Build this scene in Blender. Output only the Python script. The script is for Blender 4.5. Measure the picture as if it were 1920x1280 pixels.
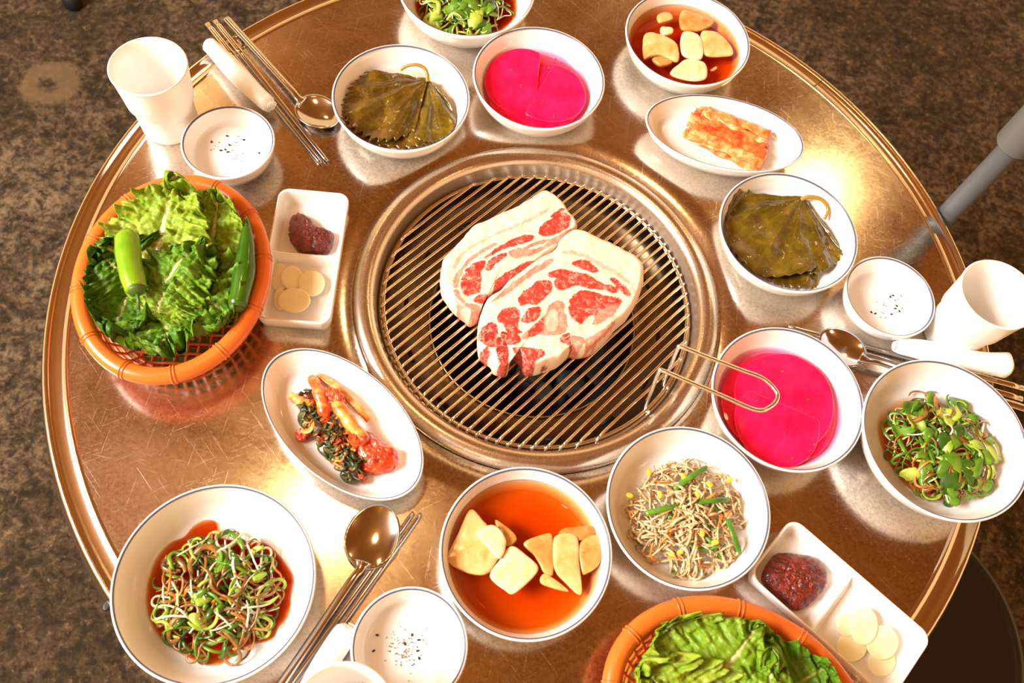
import bpy, math, random
import numpy as np
from mathutils import Vector, Matrix, noise

# ------------------------------------------------------------------ clear
for o in list(bpy.data.objects):
    bpy.data.objects.remove(o)
scn = bpy.context.scene
COL = scn.collection
PI = math.pi

# ------------------------------------------------------------------ camera
CF = 1626.53                                  # focal length in pixels of a 1920 wide frame
CPOS = np.array([-.0154, -.3942, .7029])      # table top is z = 0, grill centre is the origin
CT, CR = .4546, .2074                         # tilt from straight down, roll
_X = np.array([1, 0, 0.]); _Y = np.array([0, math.cos(CT), math.sin(CT)]); AZ = np.array([0, -math.sin(CT), math.cos(CT)])
AX = math.cos(CR) * _X + math.sin(CR) * _Y; AY = -math.sin(CR) * _X + math.cos(CR) * _Y
cd = bpy.data.cameras.new('camera'); cam = bpy.data.objects.new('camera', cd); COL.objects.link(cam)
m = Matrix.Identity(4)
for i in range(3):
    m[i][0], m[i][1], m[i][2], m[i][3] = AX[i], AY[i], AZ[i], CPOS[i]
cam.matrix_world = m
cd.sensor_width = 36; cd.lens = CF * 36 / 1920; cd.clip_start = .01
cd.dof.use_dof = True; cd.dof.focus_distance = .80; cd.dof.aperture_fstop = 9.0
scn.camera = cam

def at(px, py, z=0.):
    """point at height z that the photograph shows at pixel px, py"""
    d = (px - 960) / CF * AX - (py - 640) / CF * AY - AZ
    return Vector(CPOS + d * ((z - CPOS[2]) / d[2]))

# ------------------------------------------------------------------ world, lights, exposure
w = bpy.data.worlds.new('world'); scn.world = w; w.use_nodes = True
w.node_tree.nodes['Background'].inputs[0].default_value = (.75, .42, .17, 1)
w.node_tree.nodes['Background'].inputs[1].default_value = 1.6

def area(name, loc, aim, size, sizey, power, col):
    l = bpy.data.lights.new(name, 'AREA'); l.shape = 'RECTANGLE'; l.size = size; l.size_y = sizey
    l.energy = power; l.color = col
    o = bpy.data.objects.new(name, l); COL.objects.link(o); o.location = loc
    o.rotation_euler = (Vector(aim) - Vector(loc)).to_track_quat('-Z', 'Y').to_euler()
    return o
area('window_daylight', (-2.15, -.85, 1.95), (0, 0, 0), 1.3, 1.2, 235, (1, .97, .93))

vs = scn.view_settings
vs.view_transform = 'Standard'; vs.look = 'None'; vs.exposure = 0.28; vs.gamma = 1; vs.use_curve_mapping = False

# ------------------------------------------------------------------ materials
MATS = {}
def mat(name, col, rough=.5, metal=0., spec=.5, coat=0., trans=0., sss=0., ssr=(.006, .003, .002), emit=None, alpha=1.):
    m = bpy.data.materials.new(name); m.use_nodes = True
    b = m.node_tree.nodes['Principled BSDF']
    b.inputs['Base Color'].default_value = (*col, 1); b.inputs['Roughness'].default_value = rough
    b.inputs['Metallic'].default_value = metal; b.inputs['Specular IOR Level'].default_value = spec
    b.inputs['Coat Weight'].default_value = coat; b.inputs['Coat Roughness'].default_value = .08
    b.inputs['Transmission Weight'].default_value = trans
    b.inputs['Subsurface Weight'].default_value = sss; b.inputs['Subsurface Radius'].default_value = ssr
    b.inputs['Subsurface Scale'].default_value = 1.
    if emit:
        b.inputs['Emission Color'].default_value = (*emit[0], 1); b.inputs['Emission Strength'].default_value = emit[1]
    MATS[name] = m
    return m
def N(m, t, **kw):
    n = m.node_tree.nodes.new(t)
    for k, v in kw.items():
        setattr(n, k, v)
    return n
def L(m, a, b):
    m.node_tree.links.new(a, b)
def B(m):
    return m.node_tree.nodes['Principled BSDF']
def coords(m, scale=(1, 1, 1), rot=(0, 0, 0), kind='Object'):
    tc = N(m, 'ShaderNodeTexCoord'); out = tc.outputs[kind]
    for key, v in (('Rotation', rot), ('Scale', scale)):
        if v != ((0, 0, 0) if key == 'Rotation' else (1, 1, 1)):
            mp = N(m, 'ShaderNodeMapping'); mp.inputs[key].default_value = v; L(m, out, mp.inputs[0]); out = mp.outputs[0]
    return out
def tnoise(m, vec, scale, detail=4, rough=.55, dist=0.):
    n = N(m, 'ShaderNodeTexNoise'); n.inputs['Scale'].default_value = scale; n.inputs['Detail'].default_value = detail
    n.inputs['Roughness'].default_value = rough; n.inputs['Distortion'].default_value = dist
    L(m, vec, n.inputs['Vector'])
    return n.outputs['Fac']
def ramp(m, fac, stops):
    r = N(m, 'ShaderNodeValToRGB'); e = r.color_ramp.elements
    while len(e) < len(stops):
        e.new(.5)
    for q, (p, c) in zip(e, stops):
        q.position = p; q.color = (*c, 1) if len(c) == 3 else c
    L(m, fac, r.inputs[0])
    return r.outputs[0]
def bump(m, h, strength, dist=.001, prev=None):
    b = N(m, 'ShaderNodeBump'); b.inputs['Strength'].default_value = strength; b.inputs['Distance'].default_value = dist
    L(m, h, b.inputs['Height'])
    if prev is not None:
        L(m, prev, b.inputs['Normal'])
    return b.outputs[0]
def mixc(m, fac, a, b, mode='MIX'):
    x = N(m, 'ShaderNodeMix', data_type='RGBA', blend_type=mode)
    for s, v in ((x.inputs['Factor'], fac), (x.inputs[6], a), (x.inputs[7], b)):
        if hasattr(v, 'is_output'):
            L(m, v, s)
        else:
            s.default_value = v if isinstance(v, (int, float)) else (*v, 1)
    return x.outputs[2]
def mth(m, op, a, b=0.):
    x = N(m, 'ShaderNodeMath', operation=op)
    for s, v in zip(x.inputs, (a, b)):
        if hasattr(v, 'is_output'):
            L(m, v, s)
        else:
            s.default_value = v
    return x.outputs[0]
def mottle(m, c0, c1, scale, bumpv=0., bscale=None, lo=.35, hi=.65, c2=None):
    v = coords(m); f = tnoise(m, v, scale, 4, .6, .4)
    st = [(lo, c0), (hi, c1)] if c2 is None else [(lo, c0), ((lo + hi) / 2, c1), (hi, c2)]
    L(m, ramp(m, f, st), B(m).inputs['Base Color'])
    if bumpv:
        L(m, bump(m, tnoise(m, v, bscale or scale, 3), bumpv, .002), B(m).inputs['Normal'])
    return m

# steel table top: brushed, scratched in every direction
def steel(name, col, rough, scratch, bumpv, wear=1.):
    m = mat(name, col, rough, 1.)
    fs = None; ln = None
    for k, (a, sc) in enumerate(((.3, 60), (1.15, 75), (2.1, 52), (2.75, 68))):
        f = tnoise(m, coords(m, (1, 22, 1), (0, 0, a)), sc, 4, .65)
        fs = f if fs is None else mth(m, 'ADD', fs, f)
        t = tnoise(m, coords(m, (1, 60, 1), (0, 0, a + .4)), 17 + 3 * k, 2, .5)          # single long scratches
        t = ramp(m, t, [(.690, (0, 0, 0)), (.715, (1, 1, 1))])
        ln = t if ln is None else mth(m, 'MAXIMUM', ln, t)
    fs = mth(m, 'MULTIPLY', fs, .25)
    v = coords(m); cl = tnoise(m, v, 7, 5, .65, .6); gr = tnoise(m, v, 300, 4, .75)
    r = mth(m, 'ADD', mth(m, 'MULTIPLY', mth(m, 'SUBTRACT', fs, .5), scratch), rough)
    r = mth(m, 'ADD', r, mth(m, 'MULTIPLY', mth(m, 'SUBTRACT', cl, .5), .16))
    r = mth(m, 'ADD', r, mth(m, 'MULTIPLY', ln, .10 * wear))
    L(m, r, B(m).inputs['Roughness'])
    q = mth(m, 'ADD', mth(m, 'MULTIPLY', cl, .40), mth(m, 'ADD', mth(m, 'MULTIPLY', gr, .34), mth(m, 'MULTIPLY', fs, .50)))
    c = ramp(m, q, [(.48, tuple(x * (1 - .50 * wear) for x in col)), (.61, col), (.74, tuple(min(1, x * (1 + .30 * wear)) for x in col))])
    c = mixc(m, mth(m, 'MULTIPLY', ln, .28 * wear), c, (.92, .86, .76))
    L(m, c, B(m).inputs['Base Color'])
    L(m, bump(m, fs, bumpv, .0003), B(m).inputs['Normal'])
    return m
steel('steel_top', (.66, .60, .53), .18, .30, .05)
steel('steel_ring', (.70, .63, .55), .27, .2, .04, .15)
mat('steel_lip', (.50, .42, .34), .48, 1.)
mat('steel_rim', (.74, .68, .60), .14, 1.)
mat('steel_bright', (.60, .60, .61), .12, 1.)
mat('steel_wire', (.86, .72, .50), .24, 1.)
mat('chrome_wire', (.86, .85, .84), .22, 1.)
steel('steel_well', (.20, .14, .085), .32, .3, .1, .5)
mat('pit_black', (.006, .005, .005), .7)
mottle(mat('charcoal', (.01, .01, .01), .8), (.004, .004, .004), (.03, .028, .026), 60, .6, 120)
mat('ceramic', (.90, .885, .86), .16, coat=.25)
mat('ceramic_line', (.10, .105, .15), .3)
mat('melamine', (.92, .90, .86), .32)
mottle(mat('towel', (.93, .90, .86), .85), (.90, .86, .81), (.95, .93, .90), 60, .35, 500)
mat('grey_pipe', (.085, .092, .098), .5)
mat('grey_collar', (.115, .12, .112), .5)
mat('pipe_ring', (.62, .42, .16), .4)
mat('black_seat', (.006, .0045, .004), .45)
mat('black_edge', (.012, .014, .012), .4)
mat('black_metal', (.008, .009, .010), .45)
mat('lamp_shade', (.03, .025, .02), .5)
mat('lamp_bulb', (1, .8, .5), .5, emit=((1, .68, .30), 25))
mat('orange_plastic', (.72, .155, .018), .30, sss=.15, ssr=(.01, .003, .001))
mat('pepper_specks', (.30, .17, .08), .8)
mat('sesame', (.012, .009, .007), .4)

# concrete floor
m = mat('concrete', (.2, .15, .1), .92, spec=.15)
v = coords(m)
f1 = tnoise(m, v, 2.2, 6, .62, .3); f2 = tnoise(m, v, 17, 10, .80, .8); f3 = tnoise(m, v, 70, 7, .80, .4)
c = ramp(m, f1, [(.34, (.062, .039, .019)), (.5, (.108, .069, .036)), (.66, (.172, .118, .068))])
c = mixc(m, ramp(m, f2, [(.40, (1, 1, 1)), (.58, (0, 0, 0))]), c, (.024, .016, .009))
c = mixc(m, ramp(m, f3, [(.41, (.95, .95, .95)), (.54, (0, 0, 0))]), c, (.018, .012, .007))
c = mixc(m, ramp(m, f3, [(.57, (0, 0, 0)), (.68, (.7, .7, .7))]), c, (.26, .180, .098))
st = at(92, 155, -.73)                       # worn round patch of repair mortar
sub = N(m, 'ShaderNodeVectorMath', operation='SUBTRACT'); L(m, v, sub.inputs[0]); sub.inputs[1].default_value = (st.x, st.y, -.73)
wob = N(m, 'ShaderNodeVectorMath', operation='LENGTH'); L(m, sub.outputs[0], wob.inputs[0])
dd = mth(m, 'ADD', wob.outputs['Value'], mth(m, 'MULTIPLY', mth(m, 'SUBTRACT', tnoise(m, v, 26, 7, .75), .5), .075))
ring = ramp(m, dd, [(.012, (0, 0, 0)), (.024, (.55, .55, .55)), (.050, (.60, .60, .60)), (.062, (0, 0, 0))])
c = mixc(m, ring, c, (.17, .108, .052))
L(m, c, B(m).inputs['Base Color'])
L(m, bump(m, f2, .25, .004), B(m).inputs['Normal'])

m = mottle(mat('ceiling_wood', (.6, .27, .08), .6), (.30, .108, .008), (.37, .145, .014), 3)
# food materials
def lettuce_mat(name, dark, mid, pale, rib):
    m = mat(name, mid, .42, spec=.35)
    tc = N(m, 'ShaderNodeTexCoord'); sp = N(m, 'ShaderNodeSeparateXYZ'); L(m, tc.outputs['UV'], sp.inputs[0])
    u = mth(m, 'ABSOLUTE', mth(m, 'SUBTRACT', sp.outputs[0], .5))
    v = coords(m); f = tnoise(m, v, 34, 4, .6)
    c = ramp(m, mth(m, 'ADD', mth(m, 'MULTIPLY', sp.outputs[1], .75), mth(m, 'MULTIPLY', mth(m, 'SUBTRACT', f, .5), .9)),
             [(.05, pale), (.40, mid), (.80, dark)])
    wv = N(m, 'ShaderNodeTexNoise'); wv.inputs['Scale'].default_value = 150; L(m, v, wv.inputs['Vector'])
    edge = ramp(m, u, [(.36, (0, 0, 0)), (.5, (.55, .55, .55))])
    c = mixc(m, edge, c, mid)
    rw = ramp(m, mth(m, 'ADD', u, mth(m, 'MULTIPLY', sp.outputs[1], .028)), [(.022, (1, 1, 1)), (.048, (0, 0, 0))])
    c = mixc(m, rw, c, rib)
    # side veins
    wa = N(m, 'ShaderNodeTexWave', bands_direction='Y'); wa.inputs['Scale'].default_value = 3.2; wa.inputs['Distortion'].default_value = 3.5
    wa.inputs['Detail'].default_value = 3
    L(m, tc.outputs['UV'], wa.inputs['Vector'])
    vein = ramp(m, wa.outputs['Fac'], [(.80, (0, 0, 0)), (1, (.45, .45, .45))])
    c = mixc(m, vein, c, pale)
    L(m, c, B(m).inputs['Base Color'])
    vo = N(m, 'ShaderNodeTexVoronoi'); vo.inputs['Scale'].default_value = 170; L(m, v, vo.inputs['Vector'])
    n1 = bump(m, vo.outputs['Distance'], .45, .0025)
    n1 = bump(m, wa.outputs['Fac'], .25, .002, n1)
    L(m, n1, B(m).inputs['Normal'])
    tr = N(m, 'ShaderNodeBsdfTranslucent'); L(m, c, tr.inputs[0])
    mx = N(m, 'ShaderNodeMixShader'); mx.inputs[0].default_value = .28
    out = m.node_tree.nodes['Material Output']
    L(m, B(m).outputs[0], mx.inputs[1]); L(m, tr.outputs[0], mx.inputs[2]); L(m, mx.outputs[0], out.inputs[0])
    return m
lettuce_mat('lettuce_pale', (.22, .38, .012), (.34, .48, .030), (.55, .58, .10), (.86, .78, .46))
lettuce_mat('lettuce_green', (.070, .21, .008), (.16, .34, .014), (.34, .48, .040), (.60, .60, .22))
lettuce_mat('lettuce_bright', (.15, .32, .010), (.26, .43, .020), (.44, .54, .060), (.70, .68, .30))
lettuce_mat('lettuce_dark', (.036, .12, .005), (.080, .20, .008), (.18, .32, .020), (.40, .44, .12))

def perilla_mat(name, c0, c1, c2):
    m = mat(name, c1, .18, spec=.6, coat=.5)
    v = coords(m); f = tnoise(m, v, 45, 5, .65, .5)
    c = ramp(m, f, [(.30, c0), (.5, c1), (.72, c2)])
    tc = N(m, 'ShaderNodeTexCoord'); sp = N(m, 'ShaderNodeSeparateXYZ'); L(m, tc.outputs['UV'], sp.inputs[0])
    wa = N(m, 'ShaderNodeTexWave', bands_direction='X'); wa.inputs['Scale'].default_value = 2.6; wa.inputs['Distortion'].default_value = .8
    L(m, tc.outputs['UV'], wa.inputs['Vector'])
    c = mixc(m, ramp(m, wa.outputs['Fac'], [(.9, (0, 0, 0)), (1, (.22, .22, .22))]), c, c2)
    L(m, c, B(m).inputs['Base Color'])
    n1 = bump(m, tnoise(m, v, 260, 4), .6, .0016)
    L(m, bump(m, wa.outputs['Fac'], .35, .0012, n1), B(m).inputs['Normal'])
    return m
perilla_mat('perilla_olive', (.040, .020, .0014), (.090, .046, .003), (.19, .105, .006))
perilla_mat('perilla_green', (.050, .030, .002), (.110, .068, .004), (.21, .135, .008))
mat('perilla_stem', (.34, .20, .022), .3, coat=.3)

def liquid(name, col, dens, ior_f=.06):
    m = bpy.data.materials.new(name); m.use_nodes = True; nt = m.node_tree
    nt.nodes.remove(nt.nodes['Principled BSDF']); out = nt.nodes['Material Output']
    tr = N(m, 'ShaderNodeBsdfTransparent'); gl = N(m, 'ShaderNodeBsdfGlossy'); gl.inputs['Roughness'].default_value = .03
    lw = N(m, 'ShaderNodeLayerWeight'); lw.inputs['Blend'].default_value = .5
    fr = mth(m, 'ADD', mth(m, 'MULTIPLY', mth(m, 'POWER', lw.outputs['Facing'], 5.), .9), .025)
    mx = N(m, 'ShaderNodeMixShader'); L(m, fr, mx.inputs[0]); L(m, tr.outputs[0], mx.inputs[1]); L(m, gl.outputs[0], mx.inputs[2])
    va = N(m, 'ShaderNodeVolumeAbsorption'); va.inputs['Color'].default_value = (*col, 1); va.inputs['Density'].default_value = dens
    L(m, mx.outputs[0], out.inputs['Surface']); L(m, va.outputs[0], out.inputs['Volume'])
    MATS[name] = m
    return m
liquid('soy_broth', (.92, .58, .0), 190)
liquid('soy_sauce', (.88, .45, .0), 1000)
liquid('perilla_brine', (.86, .52, .05), 90)
liquid('beet_brine', (1., .0, .50), 120)
mottle(mat('pink_radish', (.9, .01, .16), .22, coat=.4), (.90, .002, .060), (.97, .012, .115), 40, .12, 160)
mottle(mat('onion_pale', (.85, .60, .26), .22, coat=.3, sss=.2), (.68, .36, .09), (.84, .58, .26), 60)
mottle(mat('onion_white', (.90, .76, .46), .22, coat=.3, sss=.2), (.80, .58, .26), (.92, .80, .52), 60)
mottle(mat('onion_amber', (.6, .28, .06), .22, coat=.3, sss=.1), (.50, .19, .035), (.75, .42, .13), 50)
mottle(mat('garlic', (.92, .80, .36), .35, sss=.25), (.92, .82, .48), (.95, .88, .60), 70)
m = mottle(mat('chili_paste', (.15, .012, .006), .24, coat=.4), (.075, .004, .002), (.150, .010, .004), 170, .8, 520, c2=(.26, .022, .007))
mottle(mat('kimchi_red', (.60, .06, .01), .28, coat=.35), (.42, .020, .005), (.75, .10, .015), 120, .8, 260)
mottle(mat('kimchi_orange', (.80, .25, .06), .3, coat=.3), (.62, .045, .008), (.80, .16, .030), 75, .4, 240, lo=.38, hi=.68, c2=(.90, .48, .18))
mottle(mat('kimchi_pale', (.85, .5, .22), .3, coat=.3), (.74, .10, .018), (.86, .30, .08), 90, .4, 240, lo=.36, hi=.66, c2=(.92, .60, .28))
mottle(mat('kimchi_stem', (.75, .3, .06), .28, coat=.35), (.62, .09, .012), (.80, .30, .05), 60, .5, 220, c2=(.85, .50, .16))
mottle(mat('kimchi_green', (.03, .05, .01), .35, coat=.15), (.018, .032, .005), (.050, .070, .012), 110, .6, 260, c2=(.36, .06, .01))
mottle(mat('scallion_green', (.16, .38, .02), .35), (.055, .165, .006), (.15, .29, .014), 50)
mottle(mat('scallion_dark', (.05, .18, .01), .32, coat=.2), (.016, .060, .003), (.050, .13, .006), 50)
mottle(mat('scallion_lime', (.45, .62, .08), .35), (.24, .36, .025), (.42, .50, .070), 50)
mottle(mat('scallion_white', (.82, .80, .52), .35, sss=.15), (.70, .70, .34), (.90, .86, .66), 50)
mottle(mat('scallion_sauced', (.40, .17, .03), .3, coat=.2), (.10, .035, .004), (.32, .145, .022), 60)
mottle(mat('scallion_rusty', (.55, .20, .03), .3, coat=.2), (.30, .075, .008), (.52, .22, .045), 60)
mottle(mat('sprout', (.72, .60, .36), .4, sss=.1), (.24, .14, .055), (.58, .41, .20), 330, lo=.38, hi=.56, c2=(.72, .55, .30))
mottle(mat('sprout_head', (.85, .55, .03), .35), (.75, .42, .02), (.92, .66, .06), 80)
mottle(mat('carrot', (.85, .22, .02), .4), (.75, .15, .012), (.90, .32, .05), 60)
mottle(mat('chive', (.06, .20, .015), .35), (.035, .14, .010), (.12, .30, .02), 60)
mottle(mat('chili_light', (.22, .46, .02), .2, coat=.3), (.13, .30, .008), (.24, .40, .016), 25)
mottle(mat('chili_dark', (.05, .19, .010), .2, coat=.3), (.018, .075, .003), (.045, .13, .006), 25)
mat('chili_stem', (.06, .13, .012), .5)
# raw pork: lean and fat are a colour attribute of the mesh, fine grain is added here
m = mat('pork', (.8, .4, .3), .36, spec=.45, coat=.15, sss=.12, ssr=(.006, .002, .0015))
a = N(m, 'ShaderNodeVertexColor'); a.layer_name = 'Col'
v = coords(m); f = tnoise(m, v, 230, 5, .7); g = tnoise(m, v, 80, 4, .6, 1.2)
c = mixc(m, ramp(m, f, [(.50, (0, 0, 0)), (.72, (.42, .42, .42))]), a.outputs[0], (.88, .62, .47))
c = mixc(m, ramp(m, g, [(.55, (0, 0, 0)), (.59, (.42, .42, .42)), (.63, (0, 0, 0))]), c, (.88, .66, .50))
L(m, c, B(m).inputs['Base Color']); L(m, bump(m, f, .25, .001), B(m).inputs['Normal'])

# ------------------------------------------------------------------ mesh helpers
def obj(name, V, F, mt, parent=None, org=None, smooth=True, uv=None, col=None, sub=0, solid=0., local=False):
    """one mesh object; V in world coordinates unless local; the origin goes to the parent's or to org"""
    o_ = Vector((0, 0, 0))
    if not local:
        o_ = Vector(parent['_o']) if parent is not None else Vector(org or (0, 0, 0))
    me = bpy.data.meshes.new(name)
    me.from_pydata([(p[0] - o_[0], p[1] - o_[1], p[2] - o_[2]) for p in V], [], F)
    if smooth:
        me.polygons.foreach_set('use_smooth', [True] * len(me.polygons))
    if uv is not None:
        ul = me.uv_layers.new(name='UVMap')
        li = [0] * len(me.loops); me.loops.foreach_get('vertex_index', li)
        ul.data.foreach_set('uv', [x for i in li for x in uv[i]])
    if col is not None:
        ca = me.color_attributes.new('Col', 'FLOAT_COLOR', 'POINT'); ca.data.foreach_set('color', np.asarray(col, 'f').ravel())
    me.materials.append(MATS[mt]); me.update()
    o = bpy.data.objects.new(name, me); COL.objects.link(o)
    if parent is not None:
        o.parent = parent
    elif not local:
        o.location = o_
    if parent is None:
        o['_o'] = tuple(o_)
    else:
        o['_o'] = tuple(parent['_o'])
    if solid:
        s = o.modifiers.new('thickness', 'SOLIDIFY'); s.thickness = solid; s.offset = 0
    if sub:
        s = o.modifiers.new('smooth', 'SUBSURF'); s.levels = s.render_levels = sub
    return o
def tag(o, label, cat, group=None, kind=None):
    o['label'] = label; o['category'] = cat
    if group:
        o['group'] = group
    if kind:
        o['kind'] = kind
    return o
def thing(name, label, cat, loc=(0, 0, 0), rotz=0., group=None):
    e = bpy.data.objects.new(name, None); COL.objects.link(e); e.location = loc; e.rotation_euler = (0, 0, rotz)
    e.empty_display_size = .02; e['_o'] = tuple(loc)
    return tag(e, label, cat, group)
def copy_tree(o, parent=None):
    c = o.copy(); COL.objects.link(c); c.parent = parent
    for ch in o.children:
        copy_tree(ch, c)
    return c
def lathe(prof, n=72, c=(0, 0, 0), sx=1., sy=1., rot=0., closed=False):
    V, F = [], []; k = len(prof); cr, sr = math.cos(rot), math.sin(rot)
    for i in range(n):
        a = 2 * PI * i / n; x, y = math.cos(a) * sx, math.sin(a) * sy
        for r, z in prof:
            X, Y = r * x, r * y
            V.append((c[0] + X * cr - Y * sr, c[1] + X * sr + Y * cr, c[2] + z))
    for i in range(n):
        j = (i + 1) % n
        for q in range(k if closed else k - 1):
            q2 = (q + 1) % k
            F.append((i * k + q, j * k + q, j * k + q2, i * k + q2))
    return V, F
def tube(P, R, n=8, flat=1., up=None, closed=False):
    """tube along points P; R a radius or one per point; flat squeezes it along the second axis"""
    P = [Vector(p) for p in P]; k = len(P); V, F = [], []
    R = [R] * k if isinstance(R, (int, float)) else list(R)
    ref = Vector(up) if up else Vector((0, 0, 1)); prev = None
    for i, p in enumerate(P):
        t = (P[(i + 1) % k] - P[i - 1]) if closed else (P[min(i + 1, k - 1)] - P[max(i - 1, 0)])
        t = t.normalized() if t.length > 1e-9 else Vector((1, 0, 0))
        if prev is None:
            b = ref - t * ref.dot(t)
            if b.length < 1e-3:
                b = Vector((1, 0, 0)) - t * t.x
        else:
            b = prev - t * prev.dot(t)
        b.normalize(); prev = b; s = t.cross(b)
        for j in range(n):
            a = 2 * PI * (j + .5) / n
            V.append(p + s * (R[i] * math.cos(a)) + b * (R[i] * flat * math.sin(a)))
    for i in range(k if closed else k - 1):
        i2 = (i + 1) % k
        for j in range(n):
            j2 = (j + 1) % n
            F.append((i * n + j, i * n + j2, i2 * n + j2, i2 * n + j))
    if not closed:
        F.append(tuple(range(n))[::-1]); F.append(tuple((k - 1) * n + j for j in range(n)))
    return V, F
def spline(P, n):
    """Catmull-Rom through open list of points"""
    P = [Vector(p) for p in P]; Q = [P[0] * 2 - P[1]] + P + [P[-1] * 2 - P[-2]]; out = []
    m = len(P) - 1
    for i in range(n):
        t = i / (n - 1) * m; k = min(int(t), m - 1); t -= k; a, b, c, d = Q[k:k + 4]
        out.append(.5 * ((2 * b) + (c - a) * t + (2 * a - 5 * b + 4 * c - d) * t * t + (3 * b - a - 3 * c + d) * t ** 3))
    return out
def loop_spline(P, n):
    k = len(P); P = [Vector((p[0], p[1], 0)) for p in P]; out = []
    for i in range(n):
        t = i / n * k; q = int(t); t -= q; a, b, c, d = (P[(q + s) % k] for s in (-1, 0, 1, 2))
        out.append(.5 * ((2 * b) + (c - a) * t + (2 * a - 5 * b + 4 * c - d) * t * t + (3 * b - a - 3 * c + d) * t ** 3))
    return out
def join(parts):
    V, F = [], []
    for v, f in parts:
        b = len(V); V += list(v); F += [tuple(i + b for i in q) for q in f]
    return V, F
def box(c, s, ax=0.):
    x, y, z = s[0] / 2, s[1] / 2, s[2] / 2; ca, sa = math.cos(ax), math.sin(ax)
    V = [(c[0] + i * x * ca - j * y * sa, c[1] + i * x * sa + j * y * ca, c[2] + k * z) for i in (-1, 1) for j in (-1, 1) for k in (-1, 1)]
    return V, [(0, 1, 3, 2), (4, 6, 7, 5), (0, 4, 5, 1), (2, 3, 7, 6), (0, 2, 6, 4), (1, 5, 7, 3)]
def blob(outline, z0, h, n=64, rings=10, edge=.25, under=.85, dome=0., namp=0., nsc=100., seed=0, tilt=(0, 0)):
    """pillow-shaped solid over a closed outline (list of xy); edge = rounding as a share of the radius"""
    if sum(outline[i - 1][0] * outline[i][1] - outline[i][0] * outline[i - 1][1] for i in range(len(outline))) < 0:
        outline = list(outline)[::-1]
    O = loop_spline(outline, n); c = Vector((sum(p.x for p in O) / n, sum(p.y for p in O) / n, 0))
    lev = [(under, 0.), (under + (1 - under) * .7, .16), (1, .45)]
    for i in range(1, 6):
        a = i / 5 * PI / 2; lev.append((1 - edge * (1 - math.cos(a)), .45 + .55 * math.sin(a)))
    s0 = lev[-1][0]
    for i in range(1, rings):
        lev.append((s0 * (1 - i / rings), 1.))
    V, F = [], []
    for s, t in lev:
        for p in O:
            q = c + (p - c) * s
            z = z0 + h * t + dome * (1 - s * s) * (1 if t > .5 else 0) + tilt[0] * (q.x - c.x) + tilt[1] * (q.y - c.y)
            if namp:
                k = noise.noise(Vector((q.x * nsc, q.y * nsc, z * nsc + seed * 7.3))) + .5 * noise.noise(Vector((q.x * nsc * 2.3, q.y * nsc * 2.3, z * nsc * 2.3 + seed)))
                z += namp * k * min(1, t * 1.2); d = (p - c).normalized(); q = q + d * (namp * k * .6 * (1 if s > .5 else s * 2))
            V.append((q.x, q.y, z))
    k = len(lev); V.append((c.x, c.y, sum(v[2] for v in V[-n:]) / n))
    for i in range(k - 1):
        for j in range(n):
            j2 = (j + 1) % n; F.append((i * n + j, i * n + j2, (i + 1) * n + j2, (i + 1) * n + j))
    for j in range(n):
        F.append(((k - 1) * n + j, (k - 1) * n + (j + 1) % n, k * n))
    F.append(tuple(range(n))[::-1])
    return V, F
def pxs(L_, z, o=(0, 0), f=1.):
    return [(p.x, p.y) for p in (at(o[0] + a / f, o[1] + b / f, z) for a, b in L_)]
def cen(xy):
    return (sum(p[0] for p in xy) / len(xy), sum(p[1] for p in xy) / len(xy))

# ------------------------------------------------------------------ the setting
FZ = -.73
o = obj('floor', [(-4, -4, FZ), (4, -4, FZ), (4, 4, FZ), (-4, 4, FZ)], [(0, 1, 2, 3)], 'concrete', smooth=False)
o['kind'] = 'structure'
CZ = 2.2
o = obj('ceiling', [(-3.2, -3.2, CZ), (-3.2, 3.2, CZ), (3.2, 3.2, CZ), (3.2, -3.2, CZ)], [(0, 1, 2, 3)], 'ceiling_wood', smooth=False)
o['kind'] = 'structure'

# ------------------------------------------------------------------ table
TR = .4336
t = thing('round_table', 'round stainless steel barbecue table with a raised rolled rim', 'table', (0, 0, FZ))
V, F = lathe([(.158, -.012), (.158, 0), (.20, 0), (.25, 0), (.30, 0), (.35, 0), (.40, 0), (.4105, 0)], 128)
obj('table_top', V, F, 'steel_top', t)
V, F = lathe([(.4105, 0), (.4112, .0004), (.4120, .0009), (.4130, .0010), (.4140, .0006), (.4152, -.0002), (.4175, -.0006), (.4215, -.0007), (.4255, -.0005), (.4268, .0001), (.4280, .0010), (.4295, .0013), (.4312, .0008), (.4326, -.0008), (.4336, -.0040), (.4333, -.0075),
              (.4345, -.009), (.4368, -.011), (.4380, -.0145), (.4372, -.018), (.434, -.021), (.428, -.022), (.40, -.022)], 160)
obj('table_rim', V, F, 'steel_rim', t)
V, F = lathe([(.40, -.022), (.16, -.022), (.158, -.012)], 96)
obj('table_underside', V, F, 'steel_well', t)
V, F = lathe([(.15, -.022), (.15, -.18), (.055, -.22), (.045, -.60), (.06, -.66), (.20, FZ + .02), (.21, FZ), (0, FZ)], 64)
obj('pedestal', V, F, 'black_metal', t)
for a in (2.72, 5.35):
    # seam of the rim strip
    p = Vector((math.cos(a), math.sin(a), 0)); a0 = 2.0 if a < 3 else 0.92
    p = Vector((math.cos(a0), math.sin(a0), 0)); s = Vector((-p.y, p.x, 0))
    V, F = tube([p * .4125 + Vector((0, 0, .0010)), p * .4200 + Vector((0, 0, -.0004)), p * .4295 + Vector((0, 0, .0013))], .0005, 5)
    obj('rim_seam', V, F, 'steel_well', t)
p = at(203, 1136, -.014)
V, F = blob([(p.x + .003 * math.cos(q), p.y + .0045 * math.sin(q)) for q in np.linspace(0, 2 * PI, 9)[:-1]], -.013, .003, 12, 2)
obj('rim_screw', V, F, 'black_metal', t)

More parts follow.
